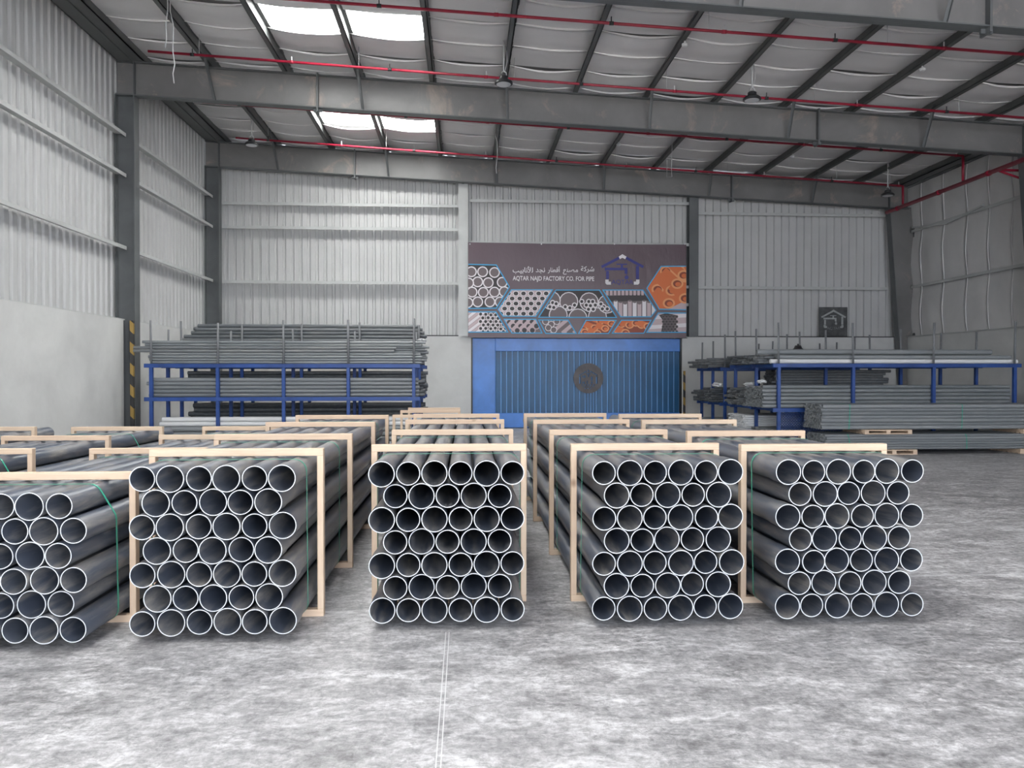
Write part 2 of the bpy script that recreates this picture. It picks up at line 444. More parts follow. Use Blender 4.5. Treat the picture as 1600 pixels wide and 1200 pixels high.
# ------------------------------------------------------------------ ceiling
STRIP = BAY / 6
Y_SKY = 14.82
SKX = (PURLINS[2], PURLINS[3], PURLINS[4])     # -4.03, -2.37, -0.72
ceil = empty('ceiling'); tag(ceil, 'sloping roof lined with pale insulation blankets', kind='structure')
n0 = math.floor((YF - Y_SKY) / STRIP); n1 = math.ceil((YB - Y_SKY) / STRIP)
sky_rows = [n for n in range(n0, n1) if n % 6 == 0]
def bay_edges(): 
    return [XL] + PURLINS + [XR]
BE = bay_edges()
for n in range(n0, n1):
    ya = max(Y_SKY + n * STRIP, YF); yb = min(ya + STRIP, YB) if n > n0 else Y_SKY + (n + 1) * STRIP
    if yb - ya < 0.05: continue
    mb = MB(); jit = random.uniform(0, 6)
    for bi in range(len(BE) - 1):
        xa, xb = BE[bi], BE[bi + 1]
        if n % 6 == 0 and xa >= SKX[0] - 0.01 and xb <= SKX[2] + 0.01: continue
        nx, ny = 8, 7; idx = {}
        ph = random.uniform(0, 6); amp = random.uniform(0.7, 1.25)
        for i in range(nx + 1):
            u = i / nx; X = xa + (xb - xa) * u; sag = math.sin(math.pi * u)
            for j in range(ny + 2):
                t = min(j, ny) / ny
                z = roof_z(X) - 0.015 - sag * (0.045 * amp + 0.03 * math.sin(math.pi * t) + 0.010 * math.sin(11*t + ph) + 0.006 * math.sin(7*u + ph*2))
                yy = yb - (yb - ya) * t + 0.05 * sag * math.sin(ph)
                if j == ny + 1: z -= 0.034 * (0.25 + sag); yy += 0.006
                idx[i, j] = len(mb.v); mb.v.append((X, yy, z))
        for i in range(nx):
            for j in range(ny + 1):
                mb.face((idx[i, j], idx[i, j+1], idx[i+1, j+1], idx[i+1, j]), 'insulation' if j < ny else 'seam_white_lit', j < ny)
    mb.build('insulation_sheet', ceil)
# deck above, leaving the skylight openings
mb = MB()
def deck(x0, x1, y0, y1):
    c = [(x0,y0,roof_z(x0)+.02),(x1,y0,roof_z(x1)+.02),(x1,y1,roof_z(x1)+.02),(x0,y1,roof_z(x0)+.02)]
    mb.bbox8(c + [(a, b_, z + 0.06) for a, b_, z in c], 'roof_deck')
deck(XL - 0.1, SKX[0], YF, YB + 0.3); deck(SKX[2], XR + 0.1, YF, YB + 0.3)
yprev = YF
for n in sky_rows:
    ya = Y_SKY + n * STRIP
    deck(SKX[0], SKX[2], yprev, ya); yprev = ya + STRIP
deck(SKX[0], SKX[2], yprev, YB + 0.3)
mb.build('roof_deck', ceil)
for k, n in enumerate(reversed(sky_rows)):
    ya = Y_SKY + n * STRIP
    w = empty('window_%d' % (k + 1), (SKX[1], ya + STRIP / 2, roof_z(SKX[1])))
    tag(w, 'bright rooflight of two translucent panes between purlins', kind='structure')
    for x0, x1 in ((SKX[0], SKX[1]), (SKX[1], SKX[2])):
        m2 = MB(); c = [(x0, ya, roof_z(x0)+.03),(x1, ya, roof_z(x1)+.03),(x1, ya+STRIP, roof_z(x1)+.03),(x0, ya+STRIP, roof_z(x0)+.03)]
        m2.bbox8(c + [(a, b_, z + 0.006) for a, b_, z in c], 'skylight')
        o = m2.build('pane'); o.parent = w; o.matrix_parent_inverse = Matrix.Translation(-w.location)
# purlins (Z sections) and eave struts
for k, X in enumerate(PURLINS):
    mb = MB(); zt = roof_z(X) - 0.01; zb = raf_top(X) + 0.004
    if k in (0, len(PURLINS) - 1): 
        x0, x1 = (X - 0.45, X + 0.12) if k == 0 else (X - 0.15, X + 0.4)
        mb.box((x0, YF, zb), (x1, YB - 0.02, zb + 0.03), 'purlin_steel')
        mb.box((x0, YF, zb), (x0 + 0.02, YB - 0.02, zt), 'purlin_steel'); mb.box((x1 - 0.02, YF, zb), (x1, YB - 0.02, zt), 'purlin_steel')
        mb.box(((x0+x1)/2, YF, zb - 0.03), ((x0+x1)/2 + 0.05, YB - 0.02, zb), 'purlin_steel')
    else:
        mb.box((X - 0.01, YF, zb), (X + 0.01, YB - 0.02, zt), 'purlin_steel')
        mb.box((X - 0.10, YF, zb), (X + 0.01, YB - 0.02, zb + 0.012), 'purlin_steel')
        mb.box((X - 0.01, YF, zt - 0.012), (X + 0.09, YB - 0.02, zt), 'purlin_steel')
        mb.box((X - 0.10, YF, zb), (X - 0.09, YB - 0.02, zb + 0.035), 'purlin_steel')
    mb.build('purlin', ceil)

# ------------------------------------------------------------------ portal frames
def portal_frame(Y, label, clip_right=14.1):
    t = empty('portal_frame', (0, Y, 0)); tag(t, label, 'steel frame', 'steel portal frames')
    def sub(name, mb, par=t): 
        o = mb.build(name); o.parent = par; o.matrix_parent_inverse = Matrix.Translation((0, -Y, 0)) if par is t else Matrix.Identity(4)
        return o
    xa, xb = -7.8, clip_right
    # left column: web parallel to the rafter, flanges facing the room
    mb = MB(); fw = 0.13
    mb.box((-7.80, Y - fw, 0), (-7.785, Y + fw, raf_bot(-7.6)), 'steel_dark'); mb.box((-7.41, Y - fw, 0), (-7.385, Y + fw, raf_bot(-7.4)), 'steel_dark')
    mb.box((-7.79, Y - 0.006, 0), (-7.39, Y + 0.006, raf_bot(-7.6)), 'steel_dark')
    lc = sub('column', mb); mb = MB(); mb.box((-7.79, Y - fw - 0.02, 0.0), (-7.34, Y + fw + 0.02, 0.02), 'steel_dark'); sub('base_plate', mb, lc)
    # right column tapers towards the foot
    mb = MB(); zt = raf_bot(13.6) + 0.05
    def wq(y0, y1, xi0, xi1, xo0, xo1):
        return [(xi0, y0, 0), (xo0, y0, 0), (xo0, y1, 0), (xi0, y1, 0), (xi1, y0, zt), (xo1, y0, zt), (xo1, y1, zt), (xi1, y1, zt)]
    mb.bbox8(wq(Y - 0.006, Y + 0.006, 14.0, 13.45, 14.28, 14.28), 'steel_web')
    mb.bbox8(wq(Y - fw, Y + fw, 13.985, 13.435, 14.0, 13.45), 'steel_dark'); mb.bbox8(wq(Y - fw, Y + fw, 14.28, 14.28, 14.295, 14.295), 'steel_dark'); sub('column', mb)
    # rafter
    mb = MB()
    q = lambda y0, y1, zf0, zf1: [(xa, y0, zf0(xa)), (xb, y0, zf0(xb)), (xb, y1, zf0(xb)), (xa, y1, zf0(xa)), (xa, y0, zf1(xa)), (xb, y0, zf1(xb)), (xb, y1, zf1(xb)), (xa, y1, zf1(xa))]
    mb.bbox8(q(Y - 0.006, Y + 0.006, raf_bot, raf_top), 'steel_web'); sub('rafter_web', mb)
    mb = MB(); mb.bbox8(q(Y - 0.115, Y + 0.115, lambda x: raf_top(x) - 0.02, raf_top), 'steel_dark'); sub('flange', mb)
    mb = MB(); mb.bbox8(q(Y - 0.115, Y + 0.115, raf_bot, lambda x: raf_bot(x) + 0.022), 'steel_dark'); sub('flange', mb)
    # stiffeners and splice plates
    for X in (-7.40, 13.46):
        mb = MB(); mb.box((X - 0.012, Y - 0.11, raf_bot(X)), (X + 0.012, Y + 0.11, raf_top(X)), 'steel_dark'); sub('stiffener', mb)
    mb = MB(); mb.box((-7.8, Y - 0.12, raf_bot(-7.6) - 0.01), (-7.38, Y + 0.12, raf_bot(-7.6) + 0.02), 'steel_dark'); sub('stiffener', mb)
    for X in (-3.35, 8.35):
        mb = MB(); mb.box((X - 0.02, Y - 0.125, raf_bot(X) - 0.09), (X + 0.02, Y + 0.125, raf_top(X) + 0.03), 'steel_dark')
        mb.box((X - 0.10, Y - 0.02, raf_bot(X) - 0.075), (X + 0.10, Y + 0.02, raf_bot(X)), 'steel_dark'); sub('splice_plate', mb)
    # flange braces from purlin to the bottom flange, in front of the web
    for k in (1, 3, 5, 7, 9, 11):
        X = PURLINS[k]; mb = MB()
        mb.bar((X - 0.02, Y - 0.62, raf_top(X) + 0.12), (X + 0.04, Y - 0.10, raf_bot(X) + 0.03), 0.06, 0.008, 'steel_dark')
        mb.bar((X + 0.01, Y - 0.62, raf_top(X) + 0.09), (X + 0.07, Y - 0.10, raf_bot(X) + 0.0), 0.008, 0.06, 'steel_dark'); sub('flange_brace', mb)
    return t
portal_frame(FRAMES_Y[0], 'grey steel portal frame standing against the corrugated end wall')
portal_frame(FRAMES_Y[1], 'grey steel portal frame one bay in front of the end wall')
portal_frame(FRAMES_Y[2], 'grey steel portal frame two bays in front of the end wall')

# ------------------------------------------------------------------ sliding door in the end wall
DY = 23.86
door = empty('door_1', ((DX0 + DX1) / 2, DY, 0)); tag(door, 'blue steel sliding door with vertical slats and round emblem', kind='structure')
def dsub(name, mb, par=None):
    o = mb.build(name); o.parent = par or door
    if par is None: o.matrix_parent_inverse = Matrix.Translation(-door.location)
    return o
SX0, SX1 = at_y(774, 600, DY).x, at_y(1062, 600, DY).x
SZ1, SZ0 = at_y(900, 549, DY).z, at_y(900, 645, DY).z
mb = MB(); mb.cbox((DX0 + 0.03, DY, 0.02), (SX0, DY + 0.08, DZ1 - 0.02), 'door_blue', 0.01); dsub('side_panel', mb)
mb = MB(); mb.cbox((SX0, DY, SZ1), (DX1 - 0.03, DY + 0.08, DZ1 - 0.02), 'door_blue', 0.01); dsub('head_panel', mb)
mb = MB(); mb.cbox((SX0, DY, 0.02), (DX1 - 0.03, DY + 0.08, SZ0), 'door_blue', 0.01); dsub('kick_panel', mb)
mb = MB(); mb.box((SX0, DY + 0.07, SZ0), (DX1, DY + 0.08, SZ1), 'door_edge'); dsub('backing_sheet', mb)
NS = 33; pitch = (SX1 - SX0) / NS
for k in range(NS):
    mid = k in (16, 17)
    x0 = SX0 + k * pitch
    gaps = [(x0 + 0.018, x0 + pitch - 0.018)] if not mid else [(x0 + 0.018, x0 + pitch/2 - 0.015), (x0 + pitch/2 + 0.015, x0 + pitch - 0.018)]
    for a, c in gaps:
        mb = MB(); mb.cbox((a, DY + 0.035, SZ0), (c, DY + 0.07, SZ1), 'door_slat', 0.008); dsub('slat', mb)
for X in (DX0 - 0.02, DX1 - 0.05):
    mb = MB(); mb.box((X, 23.80, 0), (X + 0.07, 23.95, DZ1), 'black_metal'); dsub('door_jamb', mb)
mb = MB(); mb.box((DX0, 23.96, 0), (DX1, 24.02, CONC_H + 0.1), 'dark_gap'); dsub('outer_leaf', mb)
mb = MB(); mb.tube([(DX0 - 0.1, 23.74, DZ1 + 0.02), (DX1 + 0.15, 23.74, DZ1 + 0.02)], 0.03, 'girt_paint', 8); dsub('track', mb)
# stripes on the guard posts
def guard(p, w, d, h, label):
    mb = MB(); mb.box((-w/2, -d/2, 0), (w/2, d/2, h), 'hazard'); o = mb.build('corner_guard', loc=None); o.location = p
    tag(o, label, 'corner guard'); return o
guard((6.92, 23.73, 0), 0.06, 0.06, 1.8, 'black and yellow striped guard post at the edge of the blue door')
guard((-7.43, FRAMES_Y[1] - 0.185, 0), 0.075, 0.06, CONC_H, 'black and yellow striped guard on the side wall column beside the pipe rack')

def curve_mesh(name, splines, extrude, mat, offset=0.0):
    """flat outline with holes -> extruded mesh; coordinates are (u, v)"""
    c = bpy.data.curves.new(name, 'CURVE'); c.dimensions = '2D'; c.fill_mode = 'BOTH'; c.extrude = extrude; c.offset = offset
    for pts in splines:
        s = c.splines.new('POLY'); s.points.add(len(pts) - 1); s.use_cyclic_u = True
        for i, p in enumerate(pts): s.points[i].co = (p[0], p[1], 0, 1)
    o = bpy.data.objects.new(name, c); COL.objects.link(o)
    bpy.context.view_layer.update()
    me = bpy.data.meshes.new_from_object(o.evaluated_get(bpy.context.evaluated_depsgraph_get()))
    bpy.data.objects.remove(o); me.materials.clear(); me.materials.append(MATS[mat]); return me
def text_mesh(body, mat, box, offset=0.0, extrude=0.0):
    """text fitted into box (x0, z0, x1, z1) standing on the XZ plane"""
    c = bpy.data.curves.new('text', 'FONT'); c.body = body; c.offset = offset; c.resolution_u = 3; c.extrude = extrude
    o = bpy.data.objects.new('text', c); COL.objects.link(o); bpy.context.view_layer.update()
    me = bpy.data.meshes.new_from_object(o.evaluated_get(bpy.context.evaluated_depsgraph_get()))
    bpy.data.objects.remove(o)
    xs = [v.co.x for v in me.vertices]; ys = [v.co.y for v in me.vertices]
    ax, ay = min(xs), min(ys); sx = (box[2] - box[0]) / (max(xs) - ax); sy = (box[3] - box[1]) / (max(ys) - ay)
    for v in me.vertices: v.co = Vector((box[0] + (v.co.x - ax) * sx, -v.co.z, box[1] + (v.co.y - ay) * sy))
    me.materials.clear(); me.materials.append(MATS[mat]); return me
def stroke(p, q, w):
    p, q = Vector(p), Vector(q); d = (q - p).normalized(); n = Vector((-d.y, d.x)) * w / 2
    return [p + n, q + n, q - n, p - n]
def disc(c, r, n=14, sy=1.0): return [(c[0] + r*math.cos(2*math.pi*k/n), c[1] + sy*r*math.sin(2*math.pi*k/n)) for k in range(n)]
# the house-and-tap mark, in units where its box is 300 wide and 220 high, origin at top left
LOGO_BLUE = [stroke((2, 92), (132, 24), 19), stroke((172, 24), (300, 92), 19), stroke((44, 120), (44, 178), 20), stroke((34, 106), (166, 106), 18),
             stroke((108, 72), (184, 72), 8), stroke((146, 72), (146, 100), 16), stroke((176, 98), (176, 140), 20), disc((180, 166), 14), stroke((180, 140), (180, 160), 5),
             stroke((258, 84), (258, 178), 22), stroke((30, 95), (30, 118), 9)]
LOGO_WHITE = [[(124, 18), (150, 0), (180, 18), (170, 36), (150, 26), (132, 36)], [(28, 182), (52, 182), (52, 196), (68, 196), (68, 218), (38, 218), (28, 208)],
              [(272, 182), (248, 182), (248, 196), (232, 196), (232, 218), (262, 218), (272, 208)]]

# round cut steel emblem hung on the door
EC = at_y(919.5, 591, DY - 0.03); ER = 0.475
u = ER / 150 * 0.80
def em(p): return (((p[0] - 150) * u), -((p[1] - 118) * u))
def rect(x0, y0, x1, y1): return [(x0, y0), (x1, y0), (x1, y1), (x0, y1)]
holes = [[(34, 76), (128, 24), (128, 38), (34, 90)], [(172, 24), (266, 76), (266, 90), (172, 38)], rect(34, 98, 56, 186), rect(244, 98, 266, 186), rect(72, 84, 112, 112), rect(72, 162, 104, 186),
         [(150, 8), (166, 36), (134, 36)], rect(126, 50, 138, 70), rect(144, 50, 158, 104), rect(164, 50, 176, 70), rect(182, 98, 204, 150), rect(126, 150, 142, 186), rect(182, 160, 204, 186)]
for k in range(5): holes.append(rect(62 + k * 36, 196, 88 + k * 36, 208))
for k in range(4): holes.append(rect(78 + k * 38, 218, 102 + k * 38, 229))
for k in range(3): holes.append(rect(104 + k * 32, 240, 126 + k * 32, 250))
me = curve_mesh('emblem', [disc((0, 0), ER, 40)] + [[em(p) for p in h] for h in holes], 0.006, 'rusty_plate')
o = obj('emblem', me, door); o.rotation_euler = (R(90), 0, 0); o.location = Vector((EC.x, DY - 0.012, EC.z)) - door.location

# plaque with the same mark, leaning above the concrete on the end wall
pl = empty('wall_plaque', (11.85, 23.90, CONC_H + 0.041)); tag(pl, 'square dark plaque with a pale house and tap mark on the end wall ledge', 'plaque')
mb = MB(); mb.cbox((-0.47, 0, 0), (0.47, 0.03, 0.94), 'plaque_dark', 0.006); mb.build('board', pl)
u = 0.80 / 300
mb = MB()
for i, P in enumerate(LOGO_BLUE + LOGO_WHITE):
    q = [((p[0] - 150) * u, 0.86 - p[1] * u * 1.02) for p in P]; dd = -0.012 - 0.0006 * i
    mb.poly([(x, dd, z) for x, z in q], 'plaque_light')
    for a, c in zip(q, q[1:] + q[:1]): mb.poly([(a[0], dd, a[1]), (c[0], dd, c[1]), (c[0], 0.001, c[1]), (a[0], 0.001, a[1])], 'plaque_light')
mb.build('house_mark', pl)
obj('lettering', text_mesh('AQTAR', 'stanchion_grey', (-0.22, 0.20, 0.22, 0.30), 0.01, 0.02), pl, (0, -0.006, 0))

# ------------------------------------------------------------------ banner
BY = 23.60
def bp(cx, cy, lift=0.0):          # banner print coordinates (crop of the print, 4.571 units to a pixel) -> wall plane
    p = at_y(730 + cx / 4.5714, 370 + cy / 4.5714, BY); p.y -= lift; return p
BC = bp(785, 380)
ban = empty('banner', (BC.x, BY, bp(785, 710).z)); tag(ban, 'long printed banner with pipe pictures hung above the blue door', 'banner')
def bsub(name, mb):
    o = mb.build(name); o.parent = ban; o.matrix_parent_inverse = Matrix.Translation(-ban.location); return o
mb = MB(); NX, NZ = 48, 16; x0, x1 = bp(6, 0).x, bp(1566, 0).x; z0, z1 = bp(0, 716).z, bp(0, 38).z
for i in range(NX + 1):
    for j in range(NZ + 1):
        uu, vv = i / NX, j / NZ
        fold = 0.012 * max(0, vv - 0.55) * math.sin(26*uu + 6*vv) + 0.010 * (1 - vv) ** 6 * math.sin(31*uu)
        mb.v.append((x0 + (x1 - x0) * uu, BY + 0.016 + fold, z0 + (z1 - z0) * vv - (0.02 * math.sin(math.pi*uu) if j in (0, NZ) else 0)))
for i in range(NX):
    for j in range(NZ):
        a = i * (NZ + 1) + j; mb.face((a, a + NZ + 1, a + NZ + 2, a + 1), 'banner_cloth', True)
bsub('cloth', mb)
def clip(poly, conv):
    out = [tuple(p) for p in poly]
    area = sum(conv[i][0]*conv[(i+1) % len(conv)][1] - conv[(i+1) % len(conv)][0]*conv[i][1] for i in range(len(conv)))
    sg = 1 if area > 0 else -1
    for a, b2 in zip(conv, conv[1:] + conv[:1]):
        if not out: return []
        def side(p): return sg * ((b2[0]-a[0])*(p[1]-a[1]) - (b2[1]-a[1])*(p[0]-a[0]))
        new = []
        for p, q in zip(out, out[1:] + out[:1]):
            sp_, sq_ = side(p), side(q)
            if sp_ >= 0: new.append(p)
            if (sp_ >= 0) != (sq_ >= 0):
                t = sp_ / (sp_ - sq_); new.append((p[0] + (q[0]-p[0])*t, p[1] + (q[1]-p[1])*t))
        out = new
    return out
def grow(poly, d):
    n = len(poly); cx = sum(p[0] for p in poly)/n; cy = sum(p[1] for p in poly)/n; out = []
    for i in range(n):
        p0, p1, p2 = Vector(poly[i-1]), Vector(poly[i]), Vector(poly[(i+1) % n])
        def nrm(a, b2):
            dd = (b2 - a).normalized(); q = Vector((dd.y, -dd.x))
            return q if q.dot((a + b2)/2 - Vector((cx, cy))) > 0 else -q
        n1_, n2_ = nrm(p0, p1), nrm(p1, p2); bis = (n1_ + n2_).normalized()
        out.append(tuple(p1 + bis * d / max(0.4, bis.dot(n1_))))
    return out
BCONV = [(8, 40), (1564, 40), (1564, 712), (8, 712)]
def picture(poly, items, bg):
    mb = MB(); lift = 0.004
    bord = clip(grow(poly, 7), BCONV)
    mb.poly([bp(x, y, lift) for x, y in bord], 'ink_cyan')
    lift += 0.0008; mb.poly([bp(x, y, lift) for x, y in clip(poly, BCONV)], bg)
    for P, mt in items:
        q = clip(P, poly); q = clip(q, BCONV) if len(q) > 2 else []
        if len(q) > 2:
            lift += 0.00004; mb.poly([bp(x, y, lift) for x, y in q], mt)
    # make every facet face the hall
    bsub('printed_picture', mb)
def rings(cs, r, pale='ink_pale', dark='ink_mid', k=0.78, sy=1.0, tail=None):
    it = []
    for c in cs:
        if tail: it.append(([(c[0] + r*0.7, c[1] - r*0.7), (c[0] + r*0.7 + tail[0], c[1] - r*0.7 + tail[1]), (c[0] - r*0.7 + tail[0], c[1] + r*0.7 + tail[1]), (c[0] - r*0.7, c[1] + r*0.7)], tail[2]))
        it.append((disc(c, r, 16, sy), pale)); it.append((disc(c, r * k, 16, sy), dark))
    return it
rb = random.Random(3)
def grid(x0, y0, x1, y1, dx, dy, j=0):
    out = []; row = 0; yy = y0
    while yy < y1:
        xx = x0 + (dx / 2 if row % 2 else 0)
        while xx < x1: out.append((xx + rb.uniform(-j, j), yy + rb.uniform(-j, j))); xx += dx
        yy += dy; row += 1
    return out
P1 = [(8, 200), (206, 205), (297, 357), (206, 506), (8, 508)]
picture(P1, rings([(30, 250), (110, 250), (195, 255), (75, 322), (150, 328), (250, 325), (10, 330), (35, 395), (115, 397), (195, 395), (265, 392), (75, 465), (162, 465), (5, 470), (235, 465)], 39, 'ink_white', 'ink_mid'), 'ink_dark')
P2 = [(318, 382), (602, 382), (487, 565), (258, 563), (226, 518)]
picture(P2, rings(grid(240, 405, 620, 575, 54, 36), 23, 'ink_white', 'ink_dark', 0.72, 0.85), 'ink_pale')
P3 = [(636, 384), (943, 384), (1060, 573), (517, 571)]
picture(P3, rings([(725, 462), (870, 465), (650, 560), (790, 580), (930, 572), (600, 455), (1000, 480)], 68, 'ink_white', 'ink_mid', 0.90) +
        rings([(700, 500), (733, 508), (766, 488), (868, 462), (896, 462), (850, 488), (880, 492), (915, 488), (866, 518), (900, 518), (818, 462), (610, 470), (635, 478), (590, 500), (618, 505), (955, 480), (975, 500), (1000, 515), (965, 515)], 19, 'ink_white', 'ink_dark', 0.6), 'ink_dark')
P4 = [(976, 384), (1253, 384), (1344, 525), (1310, 568), (1098, 568)]
it = [([(960, 425), (1360, 405), (1360, 455), (960, 465)], 'ink_dark')]
for k in range(12): it.append((stroke((1000 + k*28, 380), (1000 + k*28, 418), 18), 'ink_pale'))
for k in range(9):
    xx = 1060 + k*34; it += [(stroke((xx, 455 + 10 * (k % 3)), (xx, 580), 27), 'ink_pale' if k % 2 else 'ink_white'), (disc((xx, 457 + 10*(k % 3)), 13, 12, 0.5), 'ink_mid')]
picture(P4, it, 'ink_mid')
P5 = [(1387, 215), (1565, 214), (1565, 518), (1373, 513), (1287, 368)]
def sockets(cs, r, a=2.2):
    it = []
    for c in cs:
        it += [(stroke((c[0], c[1]), (c[0] - r*2.4, c[1] - r*a), r*1.5), 'ink_orange'), (disc(c, r*1.05, 16, 0.85), 'ink_orange_pale'), (disc(c, r*0.72, 16, 0.8), 'ink_orange_dark'), (disc((c[0]+r*.15, c[1]+r*.1), r*0.5, 12, 0.8), 'ink_orange')]
    return it
picture(P5, [([(1430, 520), (1570, 450), (1570, 530)], 'ink_pale'), ([(1440, 200), (1540, 200), (1600, 330), (1480, 320)], 'ink_orange_pale')] + sockets([(1420, 245), (1545, 275), (1360, 375), (1460, 385), (1555, 440), (1440, 475), (1500, 335)], 42), 'ink_orange')
P6 = [(8, 540), (203, 540), (283, 677), (8, 677)]
it = [(stroke((-20, 700 - k*26), (120, 590 - k*26), 19), 'ink_pale' if k % 2 else 'ink_white') for k in range(-3, 6)]
picture(P6, it + rings(grid(95, 555, 290, 690, 36, 25, 3), 16, 'ink_white', 'ink_dark', 0.7), 'ink_mid')
P7 = [(270, 593), (488, 593), (529, 684), (321, 684)]
picture(P7, rings(grid(300, 610, 520, 690, 55, 30, 3), 24, 'ink_pale', 'ink_dark', 0.72, 1.0, (-26, -30, 'ink_pale')), 'ink_mid')
P8 = [(516, 598), (718, 598), (773, 687), (563, 687)]
picture(P8, [(stroke((560 + 40*k, 690), (680 + 40*k, 590), 30), 'ink_pale' if k % 2 else 'ink_mid') for k in range(6)] + rings([(560, 605), (600, 625), (640, 605), (580, 650), (618, 665)], 24, 'ink_white', 'ink_mid', 0.8), 'ink_mid')
P9 = [(851, 600), (1058, 600), (1007, 687), (801, 687)]
picture(P9, sockets([(870, 640), (950, 605), (910, 650), (985, 655), (1030, 620), (840, 680), (930, 690)], 27, 1.0), 'ink_orange_dark')
P10 = [(1103, 600), (1306, 600), (1259, 685), (1043, 685)]
picture(P10, sockets([(1100, 625), (1160, 630), (1245, 630), (1205, 615), (1080, 670), (1130, 685), (1290, 640)], 30, 1.0), 'ink_orange_dark')
P11 = [(1367, 548), (1565, 548), (1565, 679), (1288, 679)]
it = [(stroke((1270, 580 + 34*k), (1600, 560 + 34*k), 27), 'ink_pale' if k % 2 else 'ink_white') for k in range(-1, 4)] + [([(1370, 560), (1420, 545), (1495, 560), (1480, 675), (1385, 680), (1400, 600)], 'ink_dark')]
picture(P11, it + rings(grid(1400, 570, 1500, 680, 24, 18), 11, 'ink_mid', 'ink_dark', 0.7), 'ink_pale')
# the mark and the lettering
mb = MB(); ox, oy = 958, 124
for i, P in enumerate(LOGO_BLUE): mb.poly([bp(ox + x, oy + y, 0.005 + 0.0002*i) for x, y in P], 'ink_navy')
bsub('house_mark', mb)
for i, P in enumerate(LOGO_WHITE):
    mb = MB(); mb.poly([bp(ox + x, oy + y, 0.0075) for x, y in P], 'ink_white'); bsub('pipe_corner_mark', mb)
def btext(body, mat, cx0, cy0, cx1, cy1, off):
    a, c = bp(cx0, cy1), bp(cx1, cy0)
    o = obj('lettering', text_mesh(body, mat, (a.x - ban.location.x, a.z - ban.location.z, c.x - ban.location.x, c.z - ban.location.z), off), ban, (0, -0.006, 0))
words = ["\uFEB7\uFEAE\uFEDB\uFE94", "\uFEE3\uFEBC\uFEE8\uFECA", "\uFE83\uFED7\uFEC4\uFE8E\uFEAD", "\uFEE7\uFEA0\uFEAA", "\uFEDF\uFEF8\uFEE7\uFE8E\uFE91\uFEF4\uFE90"]
wx, tot, ZS = 325, [2.128, 2.398, 1.984, 1.488, 3.204], {0: (210, 258), 1: (229, 270), 2: (210, 262), 3: (222, 262), 4: (211, 265)}
un = (907 - 325) / (sum(tot) + 4 * 0.42)
for k in (4, 3, 2, 1, 0):
    btext(words[k][::-1], 'ink_white', wx, ZS[k][0], wx + tot[k] * un, ZS[k][1], 0.016); wx += (tot[k] + 0.42) * un
btext('AQTAR NAJD FACTORY CO. FOR PIPE', 'ink_white', 325, 284, 907, 322, 0.016)
btext('AQTAR', 'ink_navy', 1030, 308, 1186, 344, 0.0)
for cx in (20, 530, 1052, 1555):
    mb = MB(); p = bp(cx, 52); mb.tube([(p.x, BY - 0.012, p.z), (p.x, BY + 0.02, p.z)], 0.022, 'white_plastic', 10); bsub('eyelet', mb)

# ------------------------------------------------------------------ sprinkler pipes
SPR = [(13.5, -3.2, 13.6, 8.19, 7.42, 'across the bay two back from the end wall'), (16.4, -6.60, 13.9, 8.42, 7.36, 'just in front of the middle portal frame'),
       (19.3, -6.48, 13.05, 8.40, 7.42, 'just behind the middle portal frame'), (22.0, -6.46, 13.02, 8.36, 7.30, 'just in front of the end wall frame')]
for k, (Y, xa, xb, za, zb, where) in enumerate(SPR):
    if k == 0: xa, za = -6.5, 8.19 + 3.3 * 0.0465
    t = empty('sprinkler_pipe', (xa, Y, za)); tag(t, 'thin red sprinkler pipe under the roof, ' + where, 'sprinkler pipe', 'red sprinkler branch pipes')
    def loc(p): return (p[0] - xa, p[1] - Y, p[2] - za)
    zl = lambda X: za + (zb - za) * (X - xa) / (xb - xa)
    mb = MB(); mb.tube([loc((xa, Y, za)), loc((xb, Y, zb))], 0.028, 'red_pipe', 8)
    if k >= 2: mb.tube([loc((xb, Y, zb)), loc((xb, Y, 6.757))], 0.034, 'red_pipe', 8)
    mb.build('pipe', t)
    X = xa + 0.9; i = 0
    while X < xb:
        mb = MB(); mb.tube([loc((X - 0.04, Y, zl(X))), loc((X + 0.04, Y, zl(X)))], 0.036, 'red_pipe' if i % 2 else 'black_metal', 8)
        mb.tube([loc((X, Y, zl(X))), loc((X, Y, zl(X) + 0.12))], 0.010, 'black_metal' if i % 2 == 0 else 'white_plastic', 6); mb.build('sprinkler_head', t)
        X += 2.05; i += 1
    for X in PURLINS[1::2]:
        if xa < X < xb:
            mb = MB(); mb.tube([loc((X + 0.12, Y, zl(X) - 0.035)), loc((X + 0.12, Y, roof_z(X) - 0.02))], 0.006, 'cable', 5); mb.build('hanger', t)
t = empty('sprinkler_main', (13.03, 22.9, 6.70)); tag(t, 'thick red sprinkler main running along the insulated side wall', 'sprinkler pipe')
mb = MB(); mb.tube([(0, 0.0, 0), (0, -30, 0.0)], 0.055, 'red_pipe', 10); mb.build('pipe', t)
for yy in (-0.6, -2.6, -4.6, -6.6, -8.6, -10.6):
    mb = MB(); mb.tube([(0, yy - 0.06, 0), (0, yy + 0.06, 0)], 0.068, 'red_pipe', 10); mb.build('coupling', t)
mb = MB(); mb.bar((0, -4.9, 0), (1.1, -4.9, -0.0), 0.05, 0.05, 'red_pipe'); mb.bar((0, -4.9, 0.0), (1.1, -4.9, -0.35), 0.04, 0.04, 'red_pipe'); mb.build('wall_bracket', t)

